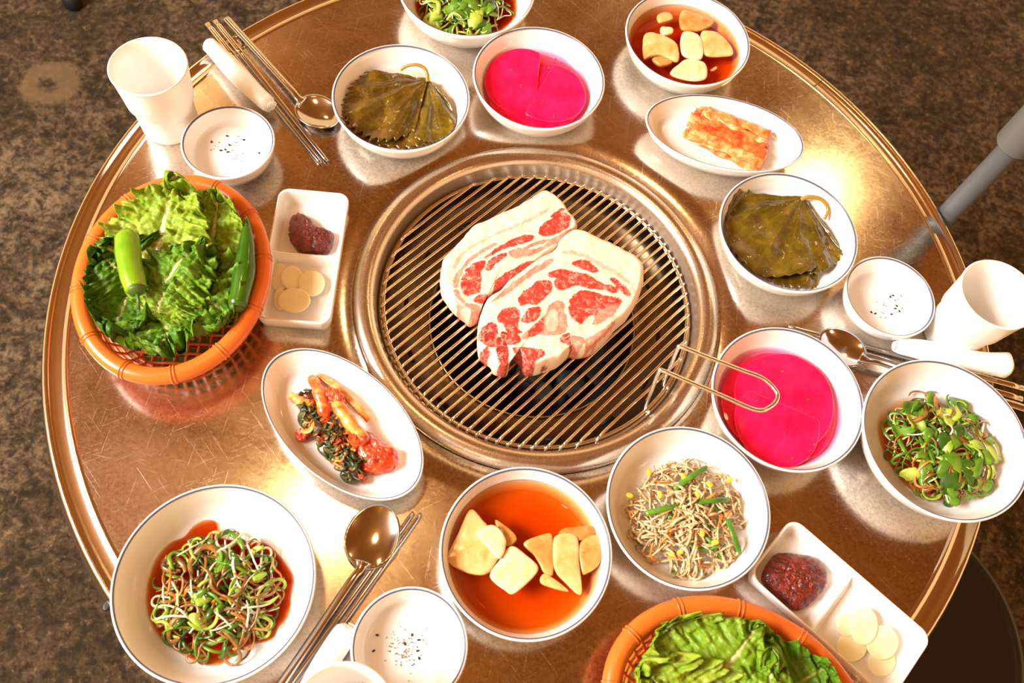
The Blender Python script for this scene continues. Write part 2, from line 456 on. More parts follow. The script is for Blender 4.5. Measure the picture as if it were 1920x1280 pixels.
# ------------------------------------------------------------------ grill set into the table
g = thing('grill_well', 'steel ring and charcoal well sunk in the middle of the table', 'grill', (0, 0, 0))
V, F = lathe([(.1700, .0002), (.1698, .002), (.1680, .0050), (.1640, .0075), (.1590, .0082), (.1545, .0070), (.1515, .0045), (.1500, .0015)], 144)
obj('well_ring', V, F, 'steel_ring', g)
V, F = lathe([(.1500, .0015), (.1492, -.004), (.1488, -.016), (.1470, -.0165)], 144)
obj('ring_lip', V, F, 'steel_lip', g)
V, F = lathe([(.1470, -.0165), (.1462, -.030), (.140, -.040), (.118, -.048), (.104, -.051), (.100, -.049), (.0985, -.052)], 128)
obj('well_wall', V, F, 'steel_well', g)
V, F = tube([(.1005 * math.cos(a), .1005 * math.sin(a), -.0485) for a in np.linspace(0, 2 * PI, 97)[:-1]], .0012, 6, closed=True)
obj('burner_ring', V, F, 'steel_wire', g)
V, F = lathe([(.0985, -.052), (.097, -.10), (.07, -.12), (0, -.12)], 96)
obj('fire_pot', V, F, 'pit_black', g)
rnd = random.Random(4)
for i in range(16):
    a = rnd.uniform(0, 2 * PI); r = .08 * math.sqrt(rnd.random()); s = rnd.uniform(.012, .02)
    ol = [(r * math.cos(a) + s * rnd.uniform(.7, 1.1) * math.cos(q), r * math.sin(a) + s * rnd.uniform(.7, 1.1) * math.sin(q)) for q in np.linspace(0, 2 * PI, 8)[:-1]]
    V, F = blob(ol, -.119 + rnd.uniform(0, .012), .018, 14, 3, .4)
    obj('charcoal_lump', V, F, 'charcoal', g)
for i in range(14):     # air slots in the wall of the well
    a = 2 * PI * i / 14 + .1
    V, F = box((.1235 * math.cos(a), .1235 * math.sin(a), -.0448), (.003, .014, .0016), a)
    obj('air_slot', V, F, 'pit_black', g)

GZ, GR = -.0075, .1425
gr = thing('grill_grate', 'round wire grate of parallel steel bars with a loop handle', 'grate', (0, 0, GZ))
V, F = tube([(GR * math.cos(a), GR * math.sin(a), GZ - .003) for a in np.linspace(0, 2 * PI, 129)[:-1]], .0019, 8, closed=True)
obj('rim_wire', V, F, 'steel_wire', gr)
V, F = tube([((GR + .003) * math.cos(a), (GR + .003) * math.sin(a), GZ - .007) for a in np.linspace(0, 2 * PI, 129)[:-1]], .0016, 8, closed=True)
obj('rim_wire', V, F, 'steel_wire', gr)
ga = math.radians(55.5); gd = Vector((math.cos(ga), math.sin(ga), 0)); gn = Vector((math.sin(ga), -math.cos(ga), 0))
k = 0; off = -.1345
while off < .138:
    hl = math.sqrt(max(GR ** 2 - off ** 2, 0)); rnd.seed(k)
    wob = [rnd.uniform(-.0006, .0006) for _ in range(6)]
    P = [gn * off + gd * (-hl) + Vector((0, 0, GZ - .004)), gn * off + gd * (-hl + .0012) + Vector((0, 0, GZ - .0010))]
    for q in range(6):
        P.append(gn * (off + wob[q]) + gd * (-hl + .004 + (2 * hl - .008) * q / 5) + Vector((0, 0, GZ)))
    P += [gn * off + gd * (hl - .0012) + Vector((0, 0, GZ - .0010)), gn * off + gd * hl + Vector((0, 0, GZ - .004))]
    V, F = tube(P, .00165, 8)
    obj('grate_bar', V, F, 'steel_wire', gr)
    for s in (-1, 1):      # bright turn of the wire round the rim
        e = gn * (off + .0041 * (1 if (k + (s > 0)) % 2 else -1)); h2 = math.sqrt(max(GR ** 2 - (off + .0041) ** 2, 1e-6))
        pm = gn * off + gd * (s * hl)
        V, F = tube([pm + Vector((0, 0, GZ - .0005)) - gd * (s * .002), pm + gd * (s * .0022) + Vector((0, 0, GZ - .0018)), pm + gd * (s * .0026) + Vector((0, 0, GZ - .006))], .0018, 6)
        obj('bar_end', V, F, 'chrome_wire', gr)
    off += .0083; k += 1
fa, fb = Vector((.1135, -.0835, GZ - .002)), Vector((.1270, -.0570, GZ - .002))
ca, cb = Vector((.1088, -.0770, .060)), Vector((.1222, -.0519, .060))
e1, e2, e3 = Vector((.1985, -.0650, .058)), Vector((.2090, -.0795, .058)), Vector((.1955, -.0950, .058))
def lerp(a, b, s):
    return a + (b - a) * s
P = [fb + (fb.normalized() * .006), fb, lerp(fb, cb, .5), lerp(fb, cb, .93), cb + (e1 - cb).normalized() * .003]
P2 = [lerp(cb, e1, .3), lerp(cb, e1, .7), lerp(cb, e1, .96)] + [e1.lerp(e2, .55) + Vector((.0022, .0006, 0)), e2, e2.lerp(e3, .5) + Vector((.0018, -.0008, 0))]
P3 = [lerp(e3, ca, .04), lerp(e3, ca, .4), lerp(e3, ca, .75), ca + (e3 - ca).normalized() * .003, lerp(fa, ca, .93), lerp(fa, ca, .5), fa, fa + fa.normalized() * .006]
V, F = tube(spline(P + P2 + P3, 110), .00185, 10)
obj('handle', V, F, 'chrome_wire', gr)

# ------------------------------------------------------------------ dishes
def dish_profile(R, H, foot=.55, deep=1.):
    t = .0024
    return [(0, .0016), (R * foot * .86, .0016), (R * foot * .88, 0), (R * foot * .95, 0), (R * foot, .0022), (R * .72, .0048), (R * .86, H * .30), (R * .945, H * .62), (R * .985, H * .88), (R, H * .985),
            (R - .0006, H + .0006), (R - .0016, H + .0007), (R - t, H - .0006), (R * .965 - t, H * .80), (R * .915 - t, H * .55), (R * .83 - t * .6, H * .30), (R * .70, .0078), (R * .45, .0056), (0, .0052)]
def bowl_in(R, H, r):
    """height of the inside of a bowl at radius r"""
    pr = dish_profile(R, H)[11:]; r = min(r, R - .003)
    for (r1, z1), (r0, z0) in zip(pr, pr[1:]):
        if r0 <= r <= r1:
            return z0 + (z1 - z0) * (r - r0) / max(r1 - r0, 1e-6)
    return .0052
def dish(name, label, x, y, R, H, group, sx=1., sy=1., rot=0.):
    t = thing(name, label, 'bowl' if 'bowl' in name else 'dish', (x, y, 0), 0, group)
    V, F = lathe(dish_profile(R, H), 96, (x, y, 0), sx, sy, rot)
    db_ = obj('dish_body', V, F, 'ceramic', t)
    a, b = R - .0028, R - .0017
    V, F = lathe([(b, H + .0009), (b - .0003, H + .00105), (a + .0003, H - .00005), (a, H - .0004)], 96, (x, y, 0), sx, sy, rot)
    obj('rim_line', V, F, 'ceramic_line', db_)
    return t
BW = 'round white side dish bowls with a grey rim line'
BR, BH = .0672, .033
BOWL = {
    'PL': (-.1708, .1697), 'PT': (-.0435, .2307), 'OT': (.1006, .3265), 'PR': (.2196, .1076), 'KR': (.2270, -.0644), 'SP': (.1508, -.1775), 'OB': (.0288, -.2399)}
BL = {'PL': 'white bowl holding pickled perilla leaves, next to the spoon at upper left', 'PT': 'white bowl of pink radish behind the grill, under the green salad bowl',
      'OT': 'white bowl of soy-pickled onion at the far top edge of the table', 'PR': 'white bowl holding pickled perilla leaves to the right of the grill',
      'KR': 'white bowl of pink radish under the grate handle', 'SP': 'white bowl holding the bean sprout salad', 'OB': 'white bowl of soy-pickled onion in front of the grill'}
for k, (x, y) in BOWL.items():
    dish('side_dish_bowl', BL[k], x, y, BR, BH, BW)
SA = {'T': (-.1399, .3309), 'R': (.3639, -.0726), 'B': (-.1926, -.3097)}
SR, SH = .0732, .036
for k, lb in (('T', 'white salad bowl cut off by the top of the picture'), ('R', 'white salad bowl at the right edge of the table beside the rolled towel'), ('B', 'wide white salad bowl at the lower left table edge')):
    dish('salad_bowl', lb, *SA[k], SR, SH, 'white bowls of scallion salad')
SD = {'TL': (-.3152, .0796), 'R': (.3205, .0630), 'B': (-.0430, -.3249)}
for k, lb in (('TL', 'small white sauce dish beside the cup at upper left'), ('R', 'small white sauce dish beside the cup on the right'), ('B', 'small white sauce dish at the bottom beside the chopsticks')):
    dish('sauce_dish', lb, *SD[k], .0430, .027, 'small white dishes of salt and sesame')
OV = {'R': (.1521, .2167, .024), 'B': (-.1382, -.1661, 2.593)}
for k, lb in (('R', 'oval white plate with cabbage kimchi at upper right'), ('B', 'oval white plate with leafy radish kimchi left of the grill')):
    dish('oval_plate', lb, OV[k][0], OV[k][1], .082, .025, 'oval white kimchi plates', 1., .565, OV[k][2])

def rrect(a, b, r, n=8):
    P = []
    for cx, cy, a0 in ((a - r, b - r, 0), (-a + r, b - r, PI / 2), (-a + r, -b + r, PI), (a - r, -b + r, 1.5 * PI)):
        for i in range(n):
            q = a0 + PI / 2 * i / (n - 1); P.append((cx + r * math.cos(q), cy + r * math.sin(q)))
    return P
def ringmesh(rings, cap0=True, cap1=True):
    n = len(rings[0]); V = [p for r in rings for p in r]; F = []
    for i in range(len(rings) - 1):
        for j in range(n):
            j2 = (j + 1) % n; F.append((i * n + j, i * n + j2, (i + 1) * n + j2, (i + 1) * n + j))
    if cap0: F.append(tuple(range(n))[::-1])
    if cap1: F.append(tuple((len(rings) - 1) * n + j for j in range(n)))
    return V, F
TRAY = {'L': (-.2140, -.0184, 8.1), 'R': (.2805, -.2290, 57.7)}
TA, TB, TH = .0325, .0685, .022
tr0 = None
for k, lb in (('L', 'two-compartment white tray between the lettuce basket and the grill'), ('R', 'two-compartment white tray at the lower right table edge')):
    x, y, rz = TRAY[k]
    if tr0 is None:
        t = tr0 = thing('sauce_tray', lb, 'tray', (x, y, 0), math.radians(rz), 'white two-part condiment trays')
        R_ = [(.0045, 0, .004), (.0035, .0012, .005), (.0006, .012, .009), (0, .0205, .010), (.0003, .0218, .010), (.0009, .0223, .010), (.0017, .0220, .010), (.0023, .0205, .010), (.0032, .012, .010), (.0052, .0055, .009), (.0085, .0040, .008)]
        V, F = ringmesh([[(p[0], p[1], z) for p in rrect(TA - d, TB - d, r)] for d, z, r in R_])
        obj('tray_body', V, F, 'ceramic', t, local=True)
        P = []
        for yy, z in ((.0060, .0036), (.0036, .0075), (.0018, .0118), (.0008, .0130), (-.0008, .0130), (-.0018, .0118), (-.0036, .0075), (-.0060, .0036)):
            P.append([(xx, yy + .004, z + .0022 * (abs(xx) / .0295) ** 4 * (1 if z > .012 else 0)) for xx in np.linspace(-.0296, .0296, 13)])
        V = [p for r in P for p in r]; F = []
        for i in range(7):
            for j in range(12):
                F.append((i * 13 + j, i * 13 + j + 1, (i + 1) * 13 + j + 1, (i + 1) * 13 + j))
        obj('tray_divider', V, F, 'ceramic', t, local=True)
    else:
        t = copy_tree(tr0); t.location = (x, y, 0); t.rotation_euler = (0, 0, math.radians(rz)); t['label'] = lb; t['_o'] = (x, y, 0)

# cups
cu0 = None
CUPS = (((-.3865, .1050), 'white cup at the upper left table edge'), ((.3920, .0530), 'white cup at the right table edge'), (None, 'white cup of which only the rim shows at the bottom of the picture'))
for c, lb in CUPS:
    if c is None:
        q = at(642, 1345, .08); c = (q.x, q.y)
    if cu0 is None:
        cu0 = thing('drinking_cup', lb, 'cup', (*c, 0), 0, 'white drinking cups')
        V, F = lathe([(0, .002), (.022, .002), (.024, 0), (.0262, .0006), (.0268, .003), (.0274, .020), (.0282, .034), (.0296, .0375), (.0310, .0400), (.0326, .060), (.0343, .0785), (.0344, .0798), (.0338, .0803), (.0330, .0797),
                      (.0312, .060), (.0294, .040), (.0266, .034), (.0255, .012), (.0235, .005), (0, .004)], 80)
        obj('cup_body', V, F, 'melamine', cu0, local=True)
        V, F = tube([(.0341 * math.cos(a), .0341 * math.sin(a), .0790) for a in np.linspace(0, 2 * PI, 81)[:-1]], .0008, 6, closed=True)
        obj('cup_lip', V, F, 'melamine', cu0, local=True)
    else:
        q = copy_tree(cu0); q.location = (*c, 0); q['label'] = lb

# ------------------------------------------------------------------ cutlery and towels
def chopstick(a, b, label, flip=False):
    a, b = Vector(a), Vector(b); t = thing('chopstick', label, 'chopstick', tuple(lerp(a, b, .5)), 0, 'flat steel chopsticks')
    P = [lerp(a, b, s) for s in (0, .004, .3, .62, .97, 1)]
    V, F = tube(P, [.0026, .0034, .0032, .0026, .0020, .0014], 8, .42)
    st_ = obj('stick', V, F, 'steel_bright', t)
    P = [lerp(a, b, s) + Vector((0, 0, .0003)) for s in (.02, .05, .22, .25)]
    V, F = tube(P, [.0030, .00342, .00330, .0030], 8, .42)
    obj('grip_band', V, F, 'steel_rim', st_)
def spoon(end, neck, tip, label, zb=.006):
    """handle end, neck and bowl tip in plan"""
    end, neck, tip = Vector(end), Vector(neck), Vector(tip)
    d = (tip - neck); Ld = d.length; d.normalize(); s = Vector((-d.y, d.x, 0)); c = lerp(neck, tip, .5)
    t = thing('soup_spoon', label, 'spoon', (c.x, c.y, 0), 0, 'long-handled steel soup spoons')
    V, F = [], []; nr, na = 9, 40
    for side in (0, 1):
        for i in range(nr + 1):
            r = i / nr
            for j in range(na):
                a = 2 * PI * j / na; x = math.cos(a); yb = math.sin(a) * (.80 - .06 * x)
                z = zb - .0056 * (1 - r ** 2.2) + .0016 - side * .0009
                V.append(c + d * (Ld * .5 * r * x) + s * (Ld * .5 * r * yb) + Vector((0, 0, z - c.z)))
    m_ = (nr + 1) * na
    for side in (0, 1):
        for i in range(nr):
            for j in range(na):
                j2 = (j + 1) % na; q = (side * m_ + i * na + j, side * m_ + i * na + j2, side * m_ + (i + 1) * na + j2, side * m_ + (i + 1) * na + j)
                F.append(q if side == 0 else q[::-1])
    for j in range(na):
        j2 = (j + 1) % na; F.append((nr * na + j, nr * na + j2, m_ + nr * na + j2, m_ + nr * na + j))
    obj('spoon_bowl', V, F, 'steel_bright', t)
    h = end - neck
    P = [neck + d * .005, neck - d * .002, lerp(neck, end, .08), lerp(neck, end, .3), lerp(neck, end, .65), lerp(neck, end, .97), end]
    zz = [zb + .0006, zb + .0022, zb + .003, zb + .0016, zb - .0004, zb - .0022, zb - .0026]
    P = [Vector((p.x, p.y, z)) for p, z in zip(P, zz)]
    V, F = tube(spline(P, 28), list(np.interp(np.linspace(0, 1, 28), [0, .12, .25, .5, .8, .97, 1], [.0075, .0042, .0032, .0034, .0042, .0046, .0036])), 10, .42)
    obj('spoon_handle', V, F, 'steel_bright', t)
def flat(px, py, z=.003):
    return at(px, py, z)
chopstick(flat(388, 43), flat(602, 306), 'outer steel chopstick beside the rolled towel at upper left')
chopstick(flat(403, 38), flat(614, 302), 'inner steel chopstick next to the spoon at upper left')
spoon(flat(425, 34, .004), flat(562, 190, .004), flat(632, 236, .004), 'steel soup spoon at upper left touching the perilla bowl')
chopstick(flat(1921, 728), flat(1478, 611), 'steel chopstick behind the right-hand spoon, nearer the cup')
chopstick(flat(1918, 748), flat(1490, 624), 'steel chopstick behind the right-hand spoon, nearer the salad bowl')
spoon(flat(1925, 768, .004), flat(1618, 678, .004), flat(1534, 630, .004), 'steel soup spoon between the pink radish bowl and the right salad bowl', .008)
def ext(a, b, l):
    d = (b - a).normalized(); return a + d * l
p1, p2 = flat(775, 960), flat(600, 1203); chopstick(ext(p1, p2, .215), p1, 'steel chopstick nearest the spoon at the bottom')
p1, p2 = flat(789, 962), flat(607, 1218); chopstick(ext(p1, p2, .215), p1, 'steel chopstick nearest the small sauce dish at the bottom')
p1, p2, p3 = flat(722, 946, .004), flat(676, 1066, .004), flat(563, 1232, .004); spoon(ext(p2, p3, .15), p2, p1, 'steel soup spoon at the bottom beside the salad bowl')

def towel(a, b, r0, r1, label, seed, twist=.0):
    a, b = Vector(a), Vector(b); t = thing('rolled_towel', label, 'towel', (a.x, a.y, 0), 0, 'rolled white hand towels')
    d = (b - a).normalized(); s = Vector((-d.y, d.x, 0)); n, k = 40, 26; V, F = [], []
    for i in range(k):
        u = i / (k - 1); R = r0 + (r1 - r0) * u
        R *= (1 - .10 * math.sin(PI * u * 2.2 + seed)) * (min(1, .60 + u * 9) if u < .05 else 1) * (min(1, .72 + (1 - u) * 8) if u > .96 else 1)
        c = lerp(a, b, u) + s * (.0022 * math.sin(u * 3.4 + seed))
        for j in range(n):
            th = 2 * PI * j / n
            rr = R * (1 + .07 * noise.noise(Vector((math.cos(th) * 1.5, math.sin(th) * 1.5, u * 5 + seed))) + .030 * math.sin(th * 5 + u * 7 + seed))
            spi = .0014 * max(0, math.cos(th - .9 - u * .8)) ** 8
            V.append(c + s * ((rr + spi) * math.cos(th)) + Vector((0, 0, max(.0006, .90 * R + (rr + spi) * .90 * math.sin(th)))))
    for i in range(k - 1):
        for j in range(n):
            j2 = (j + 1) % n; F.append((i * n + j, i * n + j2, (i + 1) * n + j2, (i + 1) * n + j))
    F.append(tuple(range(n))[::-1]); F.append(tuple((k - 1) * n + j for j in range(n)))
    obj('towel_roll', V, F, 'towel', t)
    R = r0 * .66; V = []
    for i in range(40):
        q = i / 39; th = q * 4.5 * PI; V.append(a - d * .0012 + s * (R * q * math.cos(th)) + Vector((0, 0, .9 * r0 + R * .88 * q * math.sin(th))))
    V, F = tube(V, .0006, 5)
    obj('spiral_end', V, F, 'towel', t)
towel(at(512, 207, .008), at(388, 92, .008), .0098, .0088, 'rolled white towel between the chopsticks and the cup at upper left', 1.)
towel(at(1672, 655, .008), at(1880, 692, .008), .0072, .0130, 'rolled white towel in front of the right-hand cup', 2.4)
p1, p2 = at(662, 1178, .008), at(590, 1290, .008); towel(p1, ext(p1, p2, .105), .0085, .0105, 'rolled white towel at the bottom between chopsticks and sauce dish', 4.)

# ------------------------------------------------------------------ baskets
BA, BB, BKH = .1000, .0785, .050
bk0 = None
def basket(label, x, y, rot):
    t = thing('plastic_basket', label, 'basket', (x, y, 0), rot, 'orange oval plastic baskets')
    N_ = 120; el = lambda s, z, a: Vector((BA * s * math.cos(a), BB * s * math.sin(a), z))
    P = [el(.935, BKH - .0070, a) for a in np.linspace(0, 2 * PI, N_ + 1)[:-1]]
    V, F = tube(P, .0074, 14, .95, closed=True); rim_ = obj('rim', V, F, 'orange_plastic', t, local=True)
    V, F = [], []
    for s, z in ((.900, BKH - .004), (.888, BKH - .010), (.872, BKH - .0165), (.884, BKH - .0168), (.902, BKH - .010), (.925, BKH - .005)):
        V += [el(s, z, a) for a in np.linspace(0, 2 * PI, N_ + 1)[:-1]]
    for i in range(5):
        for j in range(N_):
            j2 = (j + 1) % N_; F.append((i * N_ + j, i * N_ + j2, (i + 1) * N_ + j2, (i + 1) * N_ + j))
    obj('rim_skirt', V, F, 'orange_plastic', t, local=True)
    for i in range(12):
        for q in (-.018, .018):
            a = 2 * PI * i / 12 + .2 + q; c = el(.935, BKH - .0070, a); d = Vector((BB * math.cos(a), BA * math.sin(a), 0)).normalized()
            V, F = tube([c + d * (.0075 * math.cos(b)) + Vector((0, 0, .0071 * math.sin(b))) for b in np.linspace(0, 2 * PI, 17)[:-1]], .0008, 6, closed=True)
            obj('rim_band', V, F, 'orange_plastic', rim_, local=True)
    lv = [(.885, BKH - .015), (.85, .026), (.81, .0165), (.765, .0085), (.70, .003)]
    for s, z in lv[1:]:
        V, F = tube([el(s, z, a) for a in np.linspace(0, 2 * PI, N_ + 1)[:-1]], .0013, 6, closed=True)
        obj('hoop', V, F, 'orange_plastic', t, local=True)
    for i in range(46):
        a = 2 * PI * i / 46
        V, F = tube([el(s, z, a) for s, z in lv], .0013, 5); obj('rib', V, F, 'orange_plastic', t, local=True)
    for i in range(-7, 8):
        x_ = i * .0092; hl = BB * .70 * math.sqrt(max(0, 1 - (x_ / (BA * .70)) ** 2))
        V, F = tube([(x_, -hl, .003), (x_, 0, .003), (x_, hl, .003)], .0012, 5); obj('floor_bar', V, F, 'orange_plastic', t, local=True)
    for i in range(-5, 6):
        y_ = i * .0092; hl = BA * .70 * math.sqrt(max(0, 1 - (y_ / (BB * .70)) ** 2))
        V, F = tube([(-hl, y_, .0016), (0, y_, .0016), (hl, y_, .0016)], .0012, 5); obj('floor_bar', V, F, 'orange_plastic', t, local=True)
    return t
bk0 = basket('orange plastic basket of lettuce and chilies at the left table edge', -.3070, -.0755, 1.7655)
q = copy_tree(bk0); q.location = (.1985, -.3270, 0); q.rotation_euler = (0, 0, 2.95); q['label'] = 'orange plastic basket of lettuce cut off by the bottom of the picture'

# ------------------------------------------------------------------ lettuce and chilies
def lettuce(base, tip, width, label, group, mt, seed, arch=.012, cup=.006, ruffle=.006, roll=0., rib='lettuce_pale', nu=60, nv=80, frill=11, bend=0., clip=None):
    base, tip = Vector(base), Vector(tip); d = tip - base; Ln = d.length; d.normalize()
    s = d.cross(Vector((0, 0, 1))).normalized(); s = Matrix.Rotation(roll, 3, d) @ s; n = s.cross(d)
    V, F, U = [], [], []; rn = random.Random(seed); ph = rn.uniform(0, 6)
    for j in range(nv + 1):
        v = j / nv; wd = width * .5 * (math.sin(PI * min(1, .05 + .95 * v ** .62)) ** .55 + .04)
        for i in range(nu + 1):
            u = i / nu * 2 - 1; au = abs(u); sd = 1 if u > 0 else -1
            fr = 1 + .05 * math.sin(v * 31 + ph + sd) * au ** 3 + .10 * noise.noise(Vector((v * 6, sd * 3 + seed, 0))) * au
            x = wd * u * fr
            e = max(au, (v - .55) / .45 if v > .55 else 0) ** 2.6
            z = arch * 4 * v * (1 - v) + cup * u * u
            z += ruffle * e * (math.sin(v * frill * 2.6 + ph + sd * 1.7 + u * 2) + .7 * math.sin(v * frill * 5.3 + ph * 2 + u * 9) + .35 * math.sin(v * frill * 9.7 + ph + u * 14))
            bl = noise.noise(Vector((u * 5 + seed, v * 9 - au * 3, seed * 1.7))); z += .0036 * (abs(bl) - .2) + .0030 * noise.noise(Vector((u * 2.2 + seed, v * 3.2, seed * 2.7))) + .0016 * noise.noise(Vector((u * 13 + seed, v * 22 - au * 6, seed)))
            z += bend * max(0, v - .5) ** 2 * 4 - .0020 * math.exp(-(u / .08) ** 2)
            yy = v * Ln + .006 * e * math.sin(u * 8 + ph) * (1 if v > .8 else .3)
            p = base + d * yy + s * x + n * z
            if clip:
                cx, cy, rt = clip; dx, dy = p.x - cx, p.y - cy; ex = (dx * math.cos(rt) + dy * math.sin(rt)) / BA; ey = (-dx * math.sin(rt) + dy * math.cos(rt)) / BB
                e2_ = math.hypot(ex, ey); zl = max(0, min(1, (p.z - .005) / .045)); lim = .60 + .20 * zl
                if e2_ > lim:
                    k_ = (lim + (e2_ - lim) * .22) / e2_; p = Vector((cx + dx * k_, cy + dy * k_, p.z + (e2_ - lim) * .022))
                p.z = max(p.z, .006)
            V.append(p); U.append((i / nu, v))
    k = nu + 1
    for j in range(nv):
        for i in range(nu):
            F.append((j * k + i, j * k + i + 1, (j + 1) * k + i + 1, (j + 1) * k + i))
    t = thing('lettuce_leaf', label, 'lettuce', tuple(base), 0, group)
    bl_ = obj('leaf_blade', V, F, mt, t, uv=U, solid=.0006)
    P = [V[j * k + nu // 2] - n * .0004 for j in range(0, int(nv * .86), 3)]
    Vr, Fr = tube(P, [.0026 * (1 - q / len(P)) ** .8 + .0002 for q in range(len(P))], 7, .6)
    obj('midrib', Vr, Fr, 'lettuce_rib', bl_)
    return t
mottle(mat('lettuce_rib', (.80, .74, .42), .35), (.74, .70, .32), (.88, .82, .56), 40)
G1 = 'lettuce leaves in the left basket'; K1 = (-.3070, -.0755, 1.7655)
lettuce(at(262, 550, .030), at(180, 470, .054), .095, 'dark lettuce leaf under the pale chili at the left of the basket', G1, 'lettuce_dark', 3, .010, .002, .008, clip=K1)
lettuce(at(262, 520, .022), at(208, 640, .048), .085, 'dark lettuce leaf curling towards the front of the left basket', G1, 'lettuce_dark', 8, .008, .006, .009, clip=K1)
lettuce(at(300, 560, .022), at(322, 652, .046), .110, 'green lettuce leaf with a frilled front edge in the left basket', G1, 'lettuce_green', 5, .010, .002, .009, frill=14, clip=K1)
lettuce(at(345, 515, .034), at(438, 615, .050), .080, 'lettuce leaf folding down by the dark chili in the left basket', G1, 'lettuce_green', 12, .012, -.004, .009, clip=K1)
lettuce(at(392, 525, .034), at(412, 352, .062), .072, 'lettuce leaf with a pale rib at the back right of the left basket', G1, 'lettuce_pale', 6, .004, .003, .008, clip=K1)
lettuce(at(284, 512, .044), at(330, 340, .070), .088, 'pale upright lettuce leaf with a cream midrib in the left basket', G1, 'lettuce_pale', 1, .004, .004, .008, clip=K1)
lettuce(at(282, 590, .050), at(378, 455, .066), .072, 'crinkled green lettuce leaf in the middle of the left basket', G1, 'lettuce_green', 2, .012, -.010, .007, clip=K1)
lettuce(at(300, 600, .046), at(335, 520, .064), .058, 'small green lettuce leaf folded over in the front of the left basket', G1, 'lettuce_green', 31, .012, -.012, .007, clip=K1)
G2 = 'lettuce leaves in the bottom basket'; K2 = (.1985, -.3270, 2.95)
lettuce(at(1390, 1345, .030), at(1565, 1235, .050), .085, 'dark lettuce leaf at the right end of the bottom basket', G2, 'lettuce_green', 21, .012, .004, .008, clip=K2)
lettuce(at(1330, 1300, .030), at(1215, 1140, .062), .085, 'yellowish lettuce leaf at the left end of the bottom basket', G2, 'lettuce_pale', 23, .010, .006, .009, clip=K2)
lettuce(at(1290, 1325, .042), at(1425, 1165, .064), .088, 'broad bright lettuce leaf in the middle of the bottom basket', G2, 'lettuce_bright', 22, .014, -.010, .007, clip=K2)
lettuce(at(1340, 1390, .046), at(1185, 1250, .070), .080, 'pale lettuce leaf lying in front in the bottom basket', G2, 'lettuce_pale', 24, .010, .004, .009, clip=K2)
lettuce(at(1400, 1400, .050), at(1450, 1232, .072), .066, 'curled lettuce leaf at the bottom edge of the picture', G2, 'lettuce_bright', 25, .012, -.012, .008, clip=K2)

def chili(a, b, r, label, mt, bow, seed, tap=.55):
    a, b = Vector(a), Vector(b); t = thing('green_chili', label, 'chili', tuple(lerp(a, b, .5)), 0, 'green chili peppers')
    d = (b - a).normalized(); s = d.cross(Vector((0, 0, 1))).normalized(); k = 30; P, R = [], []
    for i in range(k):
        u = i / (k - 1); P.append(lerp(a, b, u) + s * (bow * math.sin(PI * u)))
        R.append(r * (min(1, (u / tap)) ** .62 if u < tap else 1 - .14 * ((u - tap) / (1 - tap)) ** 2) * (1 + .03 * math.sin(u * 17 + seed)) * (.75 if i == k - 1 else 1) + .0003)
    V, F = tube(P, R, 18, .95); obj('chili_body', V, F, mt, t)
    e = b + d * .0005
    V, F = tube([e - d * .0022, e + d * .001, e + d * .003], [r * .80, r * .62, .0016], 14); cx_ = obj('calyx', V, F, 'chili_stem', t)
    V, F = tube([e + d * .002, e + d * .008 - Vector((0, 0, .002)), e + d * .014 - Vector((0, 0, .005)) + s * .002], [.0016, .0013, .0016], 8); obj('stem', V, F, 'chili_stem', cx_)
chili(at(238, 428, .074), at(256, 545, .076), .0098, 'light green chili lying on the lettuce in the left basket', 'chili_light', .002, 1, .16)
chili(at(462, 405, .060), at(444, 578, .052), .0088, 'dark green chili along the right side of the left basket', 'chili_dark', -.003, 3)
chili(at(1270, 1150, .044), at(1350, 1192, .040), .0090, 'dark green chili half hidden by lettuce in the bottom basket', 'chili_dark', .002, 5)

# ------------------------------------------------------------------ liquids
def pool(bowl, R, H, z, name, mt, label, cat='sauce', inset=.0004):
    x, y = bowl; pr = [(0, .0050)]; pts = []
    for r in np.linspace(.006, R, 40):
        zi = bowl_in(R, H, r) - .0002
        if zi > z: break
        pts.append((r, zi))
    rm = pts[-1][0] + .0008
    prof = [(1e-5, .0050)] + pts + [(rm, z - .0004), (rm - .0004, z), (rm * .5, z), (1e-5, z)]
    V, F = lathe(prof, 72, (x, y, 0))
    return tag(obj(name, V, F, mt, None, (x, y, 0)), label, cat, kind='stuff')
pool(BOWL['OB'], BR, BH, .0215, 'soy_broth', 'soy_broth', 'amber soy broth filling the onion bowl in front')
pool(BOWL['OT'], BR, BH, .0215, 'soy_broth', 'soy_broth', 'amber soy broth filling the onion bowl at the top')
pool(BOWL['PT'], BR, BH, .0142, 'pink_brine', 'beet_brine', 'magenta brine filling the radish bowl behind the grill')
pool(BOWL['KR'], BR, BH, .0142, 'pink_brine', 'beet_brine', 'magenta brine filling the radish bowl under the handle')
pool(BOWL['PL'], BR, BH, .0120, 'perilla_brine', 'perilla_brine', 'thin brown brine under the perilla leaves at upper left')

